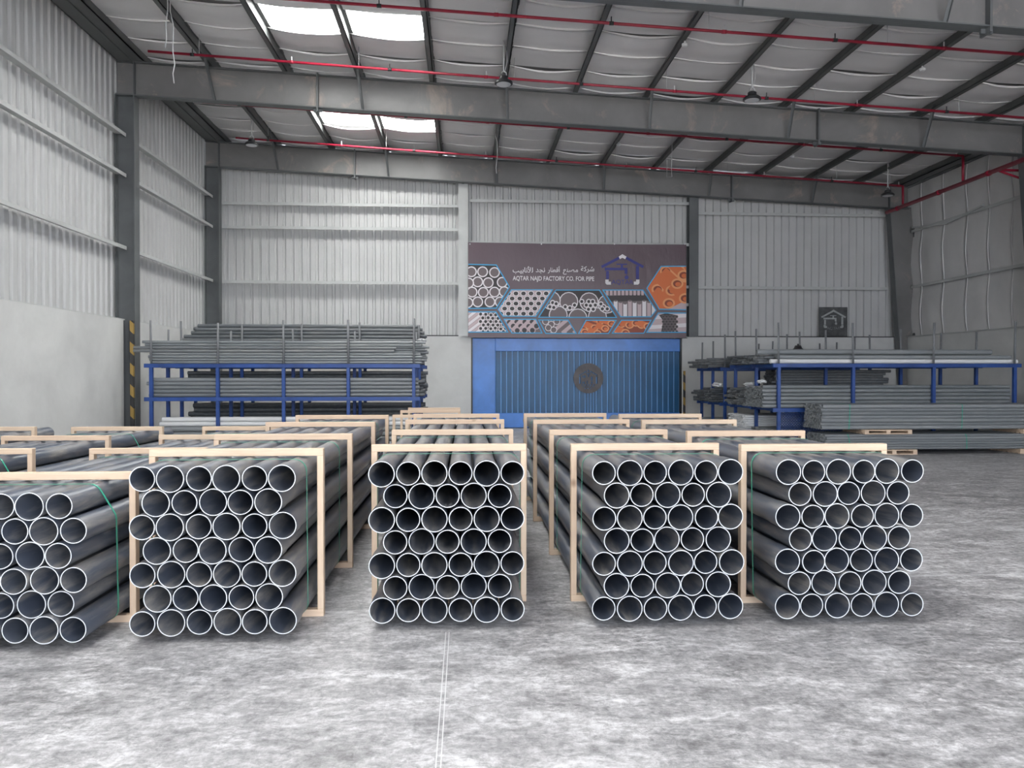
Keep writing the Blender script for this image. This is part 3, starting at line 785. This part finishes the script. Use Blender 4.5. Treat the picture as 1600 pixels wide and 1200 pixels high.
# ------------------------------------------------------------------ high-bay lamps, detectors, loose cables
def lamp(p, label):
    X, Y, z = p; t = empty('high_bay_lamp', (X, Y, z)); tag(t, label, 'lamp', 'hanging high-bay lamps')
    zr = roof_z(X) - z - 0.02
    mb = MB(); mb.lathe([(0.16, -0.04), (0.185, -0.03), (0.185, 0.0), (0.13, 0.045), (0.09, 0.06), (0.09, 0.12), (0.06, 0.14)], (0, 0, 0), 'black_metal', 20); hs = mb.build('housing', t)
    mb = MB(); mb.lathe([(0.145, -0.045), (0.15, -0.038)], (0, 0, 0), 'lamp_lens', 20); mb.build('lens', hs)
    mb = MB(); mb.tube([(-0.06, 0, 0.12), (-0.05, 0, 0.20), (0, 0, 0.23), (0.05, 0, 0.20), (0.06, 0, 0.12)], 0.012, 'cable', 6); mb.build('hook', hs)
    mb = MB(); mb.tube([(0, 0, 0.22), (0, 0, zr)], 0.016, 'cable', 6); mb.build('rod', t)
    mb = MB(); mb.tube([(0.02, 0, 0.2), (0.07, 0, zr * 0.5), (0.06, 0.02, zr * 0.8), (0.01, 0, zr)], 0.006, 'cable', 5); mb.build('cord', t)
lamp(at_y(787, 129, 15.6), 'black high-bay lamp hanging in front of the middle portal frame, nearer the rooflights')
lamp(at_y(1175, 154, 15.5), 'black high-bay lamp hanging in front of the middle portal frame, farther from the rooflights')
lamp(at_y(393, 225, 21.4), 'black high-bay lamp hanging by the end wall frame above the tall pipe rack')
lamp(at_y(1387, 304, 21.8), 'black high-bay lamp hanging beside the red main in the far corner')
for (x, y, Y, lab) in ((1048, 87, 14.6, 'small white smoke detector on a purlin between the lamps'), (1430, 113, 14.9, 'small white smoke detector on a purlin high near the insulated wall'),
                       (957, 231, 21.0, 'small white smoke detector on a purlin above the banner'), (1229, 248, 21.0, 'small white smoke detector on a purlin above the plain cladding bay')):
    p = at_y(x, y, Y); k = min(PURLINS, key=lambda q: abs(q - p.x)); 
    t = empty('smoke_detector', (k, Y, raf_top(k))); tag(t, lab, 'smoke detector', 'smoke detectors under the purlins')
    mb = MB(); mb.lathe([(0.045, -0.10), (0.06, -0.085), (0.06, -0.05), (0.04, -0.04)], (0.0, 0, 0), 'white_plastic', 14); mb.build('head', t)
    mb = MB(); mb.tube([(0, 0, -0.045), (0, 0, 0.006)], 0.02, 'white_plastic', 8); mb.build('mount', t)
def cable(name, pts, label, r=0.010):
    z = Vector(pts[0]); mb = MB(); mb.tube([tuple(Vector(p) - z) for p in pts], r, 'cable', 6)
    o = mb.build(name); o.location = z; tag(o, label, 'cable')
p = lambda x, y, Y: tuple(at_y(x, y, Y))
cable('loose_cable', [p(262, 16, 14.5)[:2] + (roof_z(p(262, 16, 14.5)[0]) - 0.02,), p(262, 16, 14.5), p(259, 40, 14.5), p(260, 60, 14.5), p(258, 75, 14.5)], 'short pale cable hanging from the roof beside the corrugated side wall')
cable('loose_cable', [p(266, 18, 14.6)[:2] + (roof_z(p(266, 18, 14.6)[0]) - 0.02,), p(266, 18, 14.6), p(271, 40, 14.6), p(270, 80, 14.6), p(273, 100, 14.6), p(270, 115, 14.6), p(272, 130, 14.6)], 'long curling pale cable hanging from the roof beside the corrugated side wall')
cable('loose_cable', [p(774, 212, 20.5)[:2] + (roof_z(p(774, 212, 20.5)[0]) - 0.02,), p(774, 212, 20.5), p(777, 222, 20.5), p(777, 245, 20.5), p(775, 262, 20.5), p(776, 271, 20.5)], 'dark cable dangling in front of the end wall frame over the banner')
cable('loose_cable', [p(1050, 238, 20.6)[:2] + (roof_z(p(1050, 238, 20.6)[0]) - 0.02,), p(1050, 238, 20.6), p(1049, 262, 20.6), p(1050, 276, 20.6), p(1042, 277, 20.6), p(1042, 250, 20.6)], 'looped cable hanging in front of the end wall frame near the banner post', 0.008)

# ------------------------------------------------------------------ pipes
def pipe_geo(mb, r, L, wall, mat, rim, seg=28, bell=None, bell_len=0.17, org=(0, 0, 0), axis='y'):
    """hollow pipe from org along +axis; bell=(r_bell, 'near'|'far') gives one end a wider socket"""
    ro = [(0.0, r), (L, r)]
    if bell:
        rbell, where = bell
        pr = [(0.0, rbell), (bell_len, rbell), (bell_len + 0.05, r), (L, r)]
        ro = pr if where == 'near' else [(L - y, q) for y, q in reversed(pr)]
    def P(y, q, t):
        a, c = q * math.cos(t), q * math.sin(t)
        return (org[0] + a, org[1] + y, org[2] + c) if axis == 'y' else (org[0] + y, org[1] - a, org[2] + c)
    def ringset(prof):
        rings_ = []
        for y, q in prof:
            o = len(mb.v); rings_.append(o)
            for k in range(seg): mb.v.append(P(y, q, 2 * math.pi * k / seg))
        return rings_
    out = ringset(ro); inn = ringset([(y, q - wall) for y, q in ro])
    for a, b2 in zip(out, out[1:]):
        for k in range(seg): mb.face((a + k, a + (k+1) % seg, b2 + (k+1) % seg, b2 + k), mat, True)
    for a, b2 in zip(inn, inn[1:]):
        for k in range(seg): mb.face((a + k, b2 + k, b2 + (k+1) % seg, a + (k+1) % seg), mat, True)
    e = ringset([ro[0], (ro[0][0], ro[0][1] - wall)])
    for k in range(seg): mb.face((e[0] + k, e[1] + k, e[1] + (k+1) % seg, e[0] + (k+1) % seg), rim)
    e = ringset([ro[-1], (ro[-1][0], ro[-1][1] - wall)])
    for k in range(seg): mb.face((e[0] + k, e[0] + (k+1) % seg, e[1] + (k+1) % seg, e[1] + k), rim)

R_SP, R_BELL, PITCH_X, PITCH_Z, PIPE_L, RAIL = 0.0775, 0.0843, 0.1685, 0.1475, 5.85, 0.048
mb = MB(); pipe_geo(mb, R_SP, PIPE_L, 0.0055, 'pipe_grey', 'cut_rim', 32, (R_BELL, 'near')); ME_BELL = mb.mesh('pipe_bell')
mb = MB(); pipe_geo(mb, R_SP, PIPE_L, 0.0055, 'pipe_grey', 'cut_rim', 32, (R_BELL, 'far')); ME_SPIG = mb.mesh('pipe_spigot')

NTH = ['first', 'second', 'third', 'fourth', 'fifth', 'sixth', 'seventh', 'eighth', 'ninth', 'tenth', 'eleventh', 'twelfth', 'thirteenth', 'fourteenth', 'fifteenth', 'sixteenth']
ROWN = ['bottom row', 'second row up', 'third row up', 'fourth row up', 'fifth row up', 'sixth row up', 'seventh row up']
def hull(pts):
    pts = sorted(set(pts))
    def half(seq):
        h = []
        for p in seq:
            while len(h) >= 2 and (h[-1][0]-h[-2][0])*(p[1]-h[-2][1]) - (h[-1][1]-h[-2][1])*(p[0]-h[-2][0]) <= 0: h.pop()
            h.append(p)
        return h
    a, b2 = half(pts), half(pts[::-1]); return a[:-1] + b2[:-1]
def strap(circles, axis, pos, width, label, group, lean=0.0, mat='strap_green', low=0.003):
    """plastic band pulled tight round the outline of the pipes"""
    pts = []
    for (c, z, r) in circles:
        for k in range(20): t = 2*math.pi*k/20; pts.append((round(c + (r+0.0025)*math.cos(t), 5), round(max(low, z + (r+0.0025)*math.sin(t)), 5)))
    h = hull(pts); cx = sum(p[0] for p in h)/len(h); zb = min(p[1] for p in h); zt = max(p[1] for p in h)
    mb = MB(); n = len(h); th = 0.0015
    for (c, z) in h:
        s = lean * (z - zb) / (zt - zb)
        for off, d in ((-width/2, 0), (width/2, 0), (width/2, th), (-width/2, th)):
            cc = c + (d if c > cx else -d); z2 = z + (d if z > (zb+zt)/2 else 0)
            mb.v.append((cc - cx, off + s, z2 - zb) if axis == 'y' else (off + s, cc - cx, z2 - zb))
    for i in range(n):
        a, b2 = 4*i, 4*((i+1) % n)
        for k in range(4): mb.face((a + k, a + (k+1) % 4, b2 + (k+1) % 4, b2 + k), mat)
    o = mb.build('strap'); o.location = (cx, pos, zb) if axis == 'y' else (pos, cx, zb)
    tag(o, label, 'strap', group)
WOOD = 0.05; POSTW = 0.042
_fr = {}
def frame_parts(w, h):
    key = (round(w, 2), round(h, 2))
    if key not in _fr:
        # object x axis runs along the grain so that the wood figure follows each stick
        def stick(L, n, wd=WOOD):
            mb = MB(); mb.cbox((0, -0.03, -wd/2), (L, 0.03, wd/2), 'pine', 0.003); return mb.mesh(n)
        _fr[key] = (stick(w, 'top_rail'), stick(w, 'bottom_rail'), stick(h - WOOD - RAIL, 'post', POSTW))
    return _fr[key]
def wood_frame(x0, x1, Y, h, label, group, tilt=0.0):
    w = x1 - x0; tr, br, po = frame_parts(w, h)
    t = empty('timber_frame', ((x0 + x1)/2, Y, 0), tilt); tag(t, label, 'frame', group)
    obj('top_rail', tr, t, (-w/2, 0, h - WOOD/2)); obj('bottom_rail', br, t, (-w/2, 0, RAIL/2)).scale = (1, 1, RAIL / WOOD)
    for sx in (-1, 1): obj('post', po, t, (sx * (w/2 - POSTW/2), 0, RAIL), (0, -math.pi/2, 0))
BND = {  # name: (centre x, front y, rows, frame ys, frame half width, where, individual rows)
    5: (2.535, 4.87, 7, (5.42, 6.76, 8.50, 9.80), 0.545, 'bordering the open floor'),
    4: (1.32, 4.89, 7, (5.54, 6.98, 8.60, 10.04), 0.55, 'second from the open floor'),
    3: (-0.115, 4.93, 7, (5.56, 7.07, 8.68, 9.96), 0.56, 'third from the open floor'),
    2: (-1.55, 4.77, 7, (5.30, 6.62, 8.30, 9.74), 0.58, 'fourth from the open floor'),
    1: (-2.76, 4.69, 6, (5.26, 6.97, 8.50, 9.87), 0.56, 'fifth from the open floor'),
    0: (-4.38, 4.75, 6, (5.30, 7.00, 8.45, 9.90), 0.56, 'sixth from the open floor'),
    -1: (-5.97, 4.80, 6, (5.30, 7.00, 8.50, 9.96), 0.56, 'beside the concrete side wall')}
ORD = ['first', 'second', 'third', 'fourth']
rp = random.Random(11)
for bi, (cx, yf, rows, fys, hw, where) in BND.items():
    circ = []; rest = None
    for r in range(rows):
        n = 6 if r % 2 == 0 else 5
        rowshift = rp.uniform(-0.0007, 0.0007)
        for c in range(n):
            x = cx + (c - (n - 1)/2) * PITCH_X + rowshift; z = RAIL + R_BELL + 0.001 + r * PITCH_Z
            y = yf + rp.uniform(-0.014, 0.014) + (0.0 if n == 6 else 0.01)
            bell = (r + c) % 2 == (0 if bi % 2 else 1)
            circ.append((x, z, R_SP))
            if bi == -1 and r < rows - 2:
                if rest is None: rest = MB()
                pipe_geo(rest, R_SP, PIPE_L, 0.0055, 'pipe_grey', 'cut_rim', 14, (R_BELL, 'near' if bell else 'far'), org=(x, y, z)); continue
            o = obj('pipe', ME_BELL if bell else ME_SPIG, None, (x, y, z))
            top = r == rows - 1
            tag(o, '%s-mouthed pipe, %s from the open-floor side, %s, bundle %s' % ('wide' if bell else 'narrow', NTH[n - 1 - c], 'top row' if top else ROWN[r], where), 'pipe', 'pipes of the strapped bundle ' + where)
    if rest is not None:
        tag(rest.build('pipe_bundle'), 'lower grey pipes of the strapped bundle beside the concrete side wall', 'pipe bundle', kind='stuff')
    h = 1.152 if rows == 7 else 1.006
    for k, fy in enumerate(fys):
        sh = rp.uniform(-0.002, 0.002)
        wood_frame(cx - hw + sh, cx + hw + sh, fy, h, 'pine frame around the bundle %s, %s behind the pipe mouths' % (where, ORD[k]), 'pine frames around the pipe bundles', rp.uniform(-0.006, 0.006))
    for k, sy in enumerate((fys[0] - 0.16, fys[1] - 0.22, fys[3] - 0.5)):
        strap(circ, 'y', sy, 0.017, 'green plastic strap round the bundle %s, %s behind the pipe mouths' % (where, ORD[k]), 'green straps round the framed bundles', rp.uniform(-0.12, 0.05))
# empty frames waiting behind the bundles
for k, (xa, xb, Y) in enumerate(((-1.19, -0.08, 12.58), (-1.20, -0.09, 14.2), (-1.14, -0.10, 15.3))):
    wood_frame(xa, xb, Y, 1.01, ('empty pine frame standing just behind the bundles', 'empty pine frame, middle one of three behind the bundles', 'empty pine frame nearest the pipe rack')[k], 'empty pine frames behind the bundles')

# ------------------------------------------------------------------ blue pipe racks
def rack(xs, ys, levels, ztop, label, mesh_panel=False):
    ox, oy = xs[0], ys[0]
    t = empty('pipe_rack', (ox, oy, 0)); tag(t, label, 'rack', 'blue pipe racks')
    hw = 0.036; ztop0 = levels[-1]
    mp_ = MB(); mp_.cbox((-hw, -hw, 0), (hw, hw, ztop0), 'rack_blue', 0.005); MEP = mp_.mesh('post')
    mp_ = MB(); mp_.box((-0.07, -0.042, 0), (0.07, 0.042, 0.012), 'rack_blue'); MEF = mp_.mesh('foot_plate')
    for y in ys:
        for x in xs:
            po_ = obj('post', MEP, t, (x - ox, y - oy, 0)); obj('foot_plate', MEF, po_)
            zt = ztop + random.uniform(-0.06, 0.06) - (0.12 if y != ys[0] else 0)
            mb = MB(); mb.tube([(x - ox, y - oy, ztop0 - 0.02), (x - ox + random.uniform(-.02, .02), y - oy, zt)], 0.024, 'stanchion_grey', 8); mb.build('stanchion', t)
        for z in levels:
            mb = MB(); mb.cbox((-0.14, y - oy - 0.04, z - 0.085), (xs[-1] - ox + 0.14, y - oy + 0.04, z), 'rack_blue', 0.004); mb.build('beam', t)
    for x in xs:
        for z in levels:
            mb = MB(); mb.box((x - ox - 0.03, 0.02, z - 0.075), (x - ox + 0.03, ys[-1] - oy - 0.02, z - 0.005), 'rack_blue'); mb.build('cross_beam', t)
    if mesh_panel:
        mb = MB(); w, z1 = 1.66, levels[0] - 0.09; st = 0.06
        k = -int(z1 / st) - 1
        while k * st < w:
            for sgn in (1, -1):
                # diagonal wire clipped to the panel
                x0 = k * st if sgn > 0 else k * st + z1
                a, b2 = Vector((x0, 0)), Vector((x0 + sgn * z1, z1)); pts = []
                for t_ in (0, 1): pts.append(a.lerp(b2, t_))
                lo, hi = 0.0, 1.0; dx = b2.x - a.x
                for lim, s_ in ((0.0, 1), (w, -1)):
                    tt = (lim - a.x) / dx
                    if (dx > 0) == (s_ > 0): lo = max(lo, tt)
                    else: hi = min(hi, tt)
                if hi - lo > 0.01:
                    p0, p1 = a.lerp(b2, lo), a.lerp(b2, hi)
                    mb.bar((p0.x + 0.02, 0.0, p0.y), (p1.x + 0.02, 0.0, p1.y), 0.008, 0.014, 'rack_blue', (0, 1, 0))
            k += 1
        tag(mb.build('mesh_panel', t), kind='stuff')
    return t
LX = [-6.69, -5.30, -3.91, -2.53, -1.12]
rack(LX, (16.70, 17.62), (1.19, 1.905), 2.84, 'blue steel rack of long grey pipes nearest the striped column')
rack([x + 0.02 for x in LX], (18.40, 19.32), (1.19, 1.905), 2.88, 'blue steel rack of grey pipes standing behind the rack by the striped column')
RX = [6.94, 8.64, 10.5, 12.4]
rack(RX, (16.5, 17.8, 19.2), (0.93, 1.92), 2.86, 'blue steel rack with a long white pipe on top, behind the palleted bundles', True)
rack(RX[:3], (20.0, 21.0, 22.0), (0.93, 1.87), 2.72, 'blue steel rack of loose pipes between the white-pipe rack and the end wall')

_pm = {}
def long_pipe(x0, x1, y, z, d, mat, label, group, rim='cut_rim_grey'):
    key = (round(x1 - x0, 2), d, mat)
    if key not in _pm:
        mb = MB(); pipe_geo(mb, d/2, key[0], max(0.003, d * 0.045), mat, rim, 18, (d/2 * 1.06, 'near') if False else None); _pm[key] = mb.mesh('long_pipe')
    o = obj('pipe', _pm[key], None, (x0, y, z), (0, 0, -math.pi/2)); tag(o, label, 'pipe', group); return o
def stack_front(rows, x0, x1, y, z, label, group, dy=0.0):
    """rows: list of (diameter, material, dx0, dx1), from the bottom up; returns top height"""
    for i, (d, mt, a, c) in enumerate(rows):
        long_pipe(x0 + a, x1 + c, y + dy * i + (0.004 if i % 2 else 0), z + d/2 + 0.001, d, mt, label + (', %s up' % NTH[i] if len(rows) > 1 else ''), group); z += d + 0.0015
    return z
rs = random.Random(5)
def stack_rest(name, x0, x1, y0, y1, z0, z1, d, mat, label, jit=0.08, cat='pipe stack', drop=0.0, rim='cut_rim_grey', seg=9):
    mb = MB(); r = 0; z = z0 + d/2 + 0.002
    while z + d/2 <= z1 + 0.001:
        y = y0 + d/2 + (d/2 if r % 2 else 0)
        while y + d/2 <= y1:
            if rs.random() > drop * (z - z0) / max(0.01, z1 - z0):
                pipe_geo(mb, d/2 * 0.985, (x1 - x0) + rs.uniform(-jit, jit), max(0.003, d*0.06), mat, rim, seg, None, org=(x0 + rs.uniform(-jit, jit), y, z), axis='x')
            y += d * 1.01
        z += d * 0.885; r += 1
    o = mb.build(name); tag(o, label, cat, kind='stuff'); return o
GL = 'pipes of the rack by the striped column'
t4 = (0.058, 'pipe_rack', 0, 0)
stack_front([(0.06, 'pipe_rack', 0.03, 0.02), (0.06, 'pipe_rack', 0, 0), (0.06, 'pipe_rack', -0.02, 0.03), (0.06, 'pipe_rack', 0.01, 0)], -6.76, -0.98, 16.79, 1.905, 'slim grey pipe on the upper shelf of the rack by the striped column', GL)
stack_front([(0.066, 'pipe_rack_dark', 0, 0), (0.066, 'pipe_rack_dark', 0, 0.04)], -7.09, -1.55, 16.79, 1.905 + 4*0.0615, 'dark pipe poking past the rack end toward the striped column', GL)
stack_front([(0.055, 'pipe_rack', 0.03, 0), (0.062, 'pipe_rack', -0.03, 0.08)], -6.88, -0.95, 16.80, 1.905 + 4*0.0615 + 2*0.0675, 'pale grey pipe topping the upper shelf of the rack by the striped column', GL)
stack_front([(0.082, 'pipe_rack', rs.uniform(-.04, .04), rs.uniform(-.03, .03)) for k in range(5)], -6.78, -1.03, 16.80, 1.19, 'grey pipe on the middle shelf of the rack by the striped column', GL)
z = stack_front([(0.11, 'pipe_rack', 0, 0)] * 5, -6.6, -0.95, 16.80, 0.0, 'grey pipe lying under the rack by the striped column', GL)
stack_front([(0.10, 'pipe_white', 0.05, 0), (0.10, 'pipe_white', 0.1, 0)], -6.6, -0.95, 16.80, z, 'white pipe lying under the rack by the striped column', GL)
stack_rest('pipe_stack', -6.72, -0.98, 16.86, 17.50, 1.906, 2.38, 0.064, 'pipe_rack', 'grey pipes filling the upper shelf behind the front row by the striped column', 0.1)
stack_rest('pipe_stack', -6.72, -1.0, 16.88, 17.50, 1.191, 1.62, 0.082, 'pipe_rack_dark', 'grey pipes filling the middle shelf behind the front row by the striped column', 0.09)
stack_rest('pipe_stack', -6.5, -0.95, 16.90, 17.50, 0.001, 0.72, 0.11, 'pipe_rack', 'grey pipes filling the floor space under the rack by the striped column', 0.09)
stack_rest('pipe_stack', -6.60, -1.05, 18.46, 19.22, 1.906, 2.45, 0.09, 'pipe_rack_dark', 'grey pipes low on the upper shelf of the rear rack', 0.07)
GB = 'top pipes of the rear rack'
zz = 2.455
for k in range(5):
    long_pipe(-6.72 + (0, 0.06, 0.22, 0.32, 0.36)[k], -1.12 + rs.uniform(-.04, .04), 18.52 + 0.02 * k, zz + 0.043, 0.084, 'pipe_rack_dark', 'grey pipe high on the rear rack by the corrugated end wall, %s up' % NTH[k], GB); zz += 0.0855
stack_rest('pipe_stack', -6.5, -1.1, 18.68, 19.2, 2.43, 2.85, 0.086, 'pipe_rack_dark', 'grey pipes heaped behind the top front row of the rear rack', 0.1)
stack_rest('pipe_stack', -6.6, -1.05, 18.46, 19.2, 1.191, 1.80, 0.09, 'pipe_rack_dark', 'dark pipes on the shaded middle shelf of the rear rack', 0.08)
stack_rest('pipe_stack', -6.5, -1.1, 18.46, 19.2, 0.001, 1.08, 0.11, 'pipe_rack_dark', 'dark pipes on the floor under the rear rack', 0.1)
# right hand racks
GR = 'pipes of the rack behind the palleted bundles'
long_pipe(6.80, 12.55, 16.64, 1.92 + 0.052, 0.102, 'pipe_white', 'long white pipe along the front edge of the rack behind the palleted bundles', GR, 'cut_rim')
long_pipe(6.95, 12.42, 16.66, 2.0245 + 0.047, 0.09, 'pipe_rack', 'grey pipe lying directly on top of the long white pipe', GR)
long_pipe(6.55, 12.05, 16.80, 2.12 + 0.066, 0.125, 'pipe_rack', 'thickest grey pipe on top of the rack behind the palleted bundles', GR)
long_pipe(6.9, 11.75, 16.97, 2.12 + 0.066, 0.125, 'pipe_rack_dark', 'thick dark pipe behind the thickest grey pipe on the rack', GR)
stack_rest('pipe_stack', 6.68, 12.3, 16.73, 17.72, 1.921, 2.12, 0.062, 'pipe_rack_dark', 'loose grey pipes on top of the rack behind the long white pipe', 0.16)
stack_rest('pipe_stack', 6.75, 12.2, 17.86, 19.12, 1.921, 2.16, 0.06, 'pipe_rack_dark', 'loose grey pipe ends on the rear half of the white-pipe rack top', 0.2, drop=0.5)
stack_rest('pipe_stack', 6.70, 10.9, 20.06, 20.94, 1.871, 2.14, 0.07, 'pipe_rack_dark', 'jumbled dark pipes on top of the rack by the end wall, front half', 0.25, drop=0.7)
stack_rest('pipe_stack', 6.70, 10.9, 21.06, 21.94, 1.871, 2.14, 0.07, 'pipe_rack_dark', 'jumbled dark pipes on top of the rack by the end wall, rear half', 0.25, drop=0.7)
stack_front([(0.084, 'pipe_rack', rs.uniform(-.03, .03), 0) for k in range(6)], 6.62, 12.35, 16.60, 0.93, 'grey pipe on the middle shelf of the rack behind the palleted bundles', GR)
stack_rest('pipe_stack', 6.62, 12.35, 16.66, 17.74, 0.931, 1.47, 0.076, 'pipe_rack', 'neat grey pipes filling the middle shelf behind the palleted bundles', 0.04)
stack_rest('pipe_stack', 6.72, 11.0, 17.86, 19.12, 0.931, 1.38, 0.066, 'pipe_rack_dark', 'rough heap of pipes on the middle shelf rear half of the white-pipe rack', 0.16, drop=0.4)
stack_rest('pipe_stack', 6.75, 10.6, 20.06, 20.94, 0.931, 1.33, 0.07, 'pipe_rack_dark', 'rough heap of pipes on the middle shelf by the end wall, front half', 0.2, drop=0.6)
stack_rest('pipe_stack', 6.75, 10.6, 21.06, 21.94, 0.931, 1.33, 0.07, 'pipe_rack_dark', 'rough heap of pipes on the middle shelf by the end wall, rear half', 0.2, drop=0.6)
stack_rest('pipe_stack', 6.75, 11.5, 16.62, 17.70, 0.001, 0.5, 0.062, 'pipe_rack_dark', 'dark pipes on the floor under the white-pipe rack', 0.1, drop=0.2)
stack_rest('pipe_stack', 6.72, 11.5, 17.86, 19.1, 0.001, 0.70, 0.06, 'pipe_white', 'white pipes on the floor under the rear half of the white-pipe rack', 0.05, rim='cut_rim')
stack_rest('pipe_stack', 6.85, 10.2, 20.06, 20.94, 0.001, 0.45, 0.07, 'pipe_rack', 'grey pipes on the floor under the rack by the end wall, front half', 0.1)
stack_rest('pipe_stack', 6.85, 10.2, 21.06, 21.94, 0.001, 0.45, 0.07, 'pipe_rack', 'grey pipes on the floor under the rack by the end wall, rear half', 0.1)

stack_rest('pipe_stack', 7.7, 10.4, 18.3, 19.12, 1.39, 1.82, 0.075, 'pipe_rack_dark', 'short dark pipes set deep on the middle shelf of the white-pipe rack', 0.1)

# palleted bundles in front of the right hand rack
def pallet(x0, x1, y0, y1, z0, h, label):
    label += ', nearer the pipe mouths' if x0 < 10 else ', farther from the pipe mouths'
    t = empty('pallet', ((x0+x1)/2, y0, z0)); tag(t, label, 'pallet', 'wooden pallets under the pipe bundles')
    w = x1 - x0
    for sx in (-w/2, -0.045, w/2 - 0.09):
        mb = MB(); mb.cbox((sx, 0, 0.018), (sx + 0.09, y1 - y0, h - 0.018), 'pine', 0.002); mb.build('bearer', t)
    n = 7
    for z in (0, h - 0.018):
        for k in range(n):
            yy = (y1 - y0 - 0.09) * k / (n - 1)
            mb = MB(); mb.box((-w/2, yy, z), (w/2, yy + 0.09, z + 0.018), 'pine'); mb.build('board', t)
def floor_bundle(x0, x1, y0, z0, cols, rows, d, mat, label, group, straps, glow):
    circ = []; mb = MB()
    for r in range(rows):
        n = cols - r % 2
        for c in range(n):
            y = y0 + d/2 + c * d * 1.004 + (d/2 if r % 2 else 0); z = z0 + d/2 + 0.002 + r * d * 0.874
            circ.append((y, z, d/2))
            if c == 0 or r == rows - 1:
                long_pipe(x0 + rs.uniform(-0.03, 0.03), x1, y, z, d, mat, label + (', front face, %s row up' % NTH[r] if c == 0 else ', top layer, %s behind its front edge' % NTH[c]), group)
            else:
                pipe_geo(mb, d/2 * 0.99, x1 - x0 + rs.uniform(-.03, .03), 0.004, mat, 'cut_rim_grey', 10, None, org=(x0 + rs.uniform(-0.03, 0.03), y, z), axis='x')
    tag(mb.build('pipe_stack'), glow, 'pipe stack', kind='stuff')
    for X in straps:
        strap(circ, 'x', X, 0.014, 'green strap round the ' + ('upper' if z0 > 0.3 else 'lower') + ' palleted pipe bundle, ' + ('nearer the pipe mouths' if X < 9 else 'farther from the pipe mouths'), 'green straps round the ' + ('upper' if z0 > 0.3 else 'lower') + ' palleted bundle', rs.uniform(-0.05, 0.03), low=z0 + 0.0005)
for x0, x1 in ((8.45, 9.45), (11.7, 12.7)):
    pallet(x0, x1, 15.38, 16.38, 0.0, 0.10, 'wooden pallet on the floor under the lower pipe bundle')
floor_bundle(7.50, 13.4, 15.42, 0.10, 15, 6, 0.06, 'pipe_rack', 'slim grey pipe of the lower palleted bundle', 'pipes of the lower palleted bundle', (8.02, 10.55), 'inner slim grey pipes of the lower palleted bundle')
zt = 0.10 + 0.06 + 5 * 0.06 * 0.874 + 0.004
for x0, x1 in ((8.30, 9.32), (11.75, 12.75)):
    pallet(x0, x1, 15.36, 16.30, zt + 0.002, 0.09, 'wooden pallet sandwiched between the two pipe bundles')
floor_bundle(7.42, 13.4, 15.44, zt + 0.095, 10, 7, 0.084, 'pipe_rack', 'grey pipe of the upper palleted bundle', 'pipes of the upper palleted bundle', (8.0, 10.45), 'inner grey pipes of the upper palleted bundle')

t = empty('spare_lamp', (8.27, 18.5, 2.163)); tag(t, 'black lamp shade lying on the pipes of the white-pipe rack', 'lamp')
mb = MB(); mb.lathe([(0.24, 0.0), (0.24, 0.06), (0.10, 0.17), (0.07, 0.24)], (0, 0, 0), 'black_metal', 18); mb.build('housing', t)
mb = MB(); mb.tube([(0, 0, 0.23), (0, 0, 0.28)], 0.025, 'black_metal', 8); mb.build('stem', t)

# crumpled plastic over pipe ends
def wrap(p, s, label):
    bm = bmesh.new(); bmesh.ops.create_icosphere(bm, subdivisions=3, radius=1.0); rr = random.Random(int(p[0]*100))
    ph = [rr.uniform(0, 6) for _ in range(6)]
    for v in bm.verts:
        c = v.co.copy(); k = 1 + 0.16*math.sin(7*c.x + ph[0])*math.sin(6*c.y + ph[1]) + 0.14*math.sin(9*c.z + ph[2] + 3*c.x)
        v.co = Vector((c.x*s[0]*k, c.y*s[1]*k, max(-0.7, c.z)*s[2]*k))
    zb = min(v.co.z for v in bm.verts)
    for v in bm.verts: v.co.z -= zb
    me = bpy.data.meshes.new('plastic_wrap'); bm.to_mesh(me); bm.free(); me.materials.append(MATS['plastic_wrap'])
    o = obj('plastic_wrap', me, None, p); tag(o, label, 'plastic wrap')
wrap((6.95, 18.2, 1.385), (0.13, 0.30, 0.06), 'crumpled white plastic on the rough pipe heap of the middle shelf')
wrap((6.9, 20.5, 1.33), (0.12, 0.30, 0.07), 'crumpled white plastic on the pipe heap by the end wall')
wrap((-0.97, 17.1, 2.39), (0.10, 0.25, 0.05), 'crumpled white plastic at the end of the top shelf near the blue door')
wrap((6.75, 17.0, 1.475), (0.10, 0.16, 0.045), 'small scrap of white plastic on the neat middle shelf pipes')
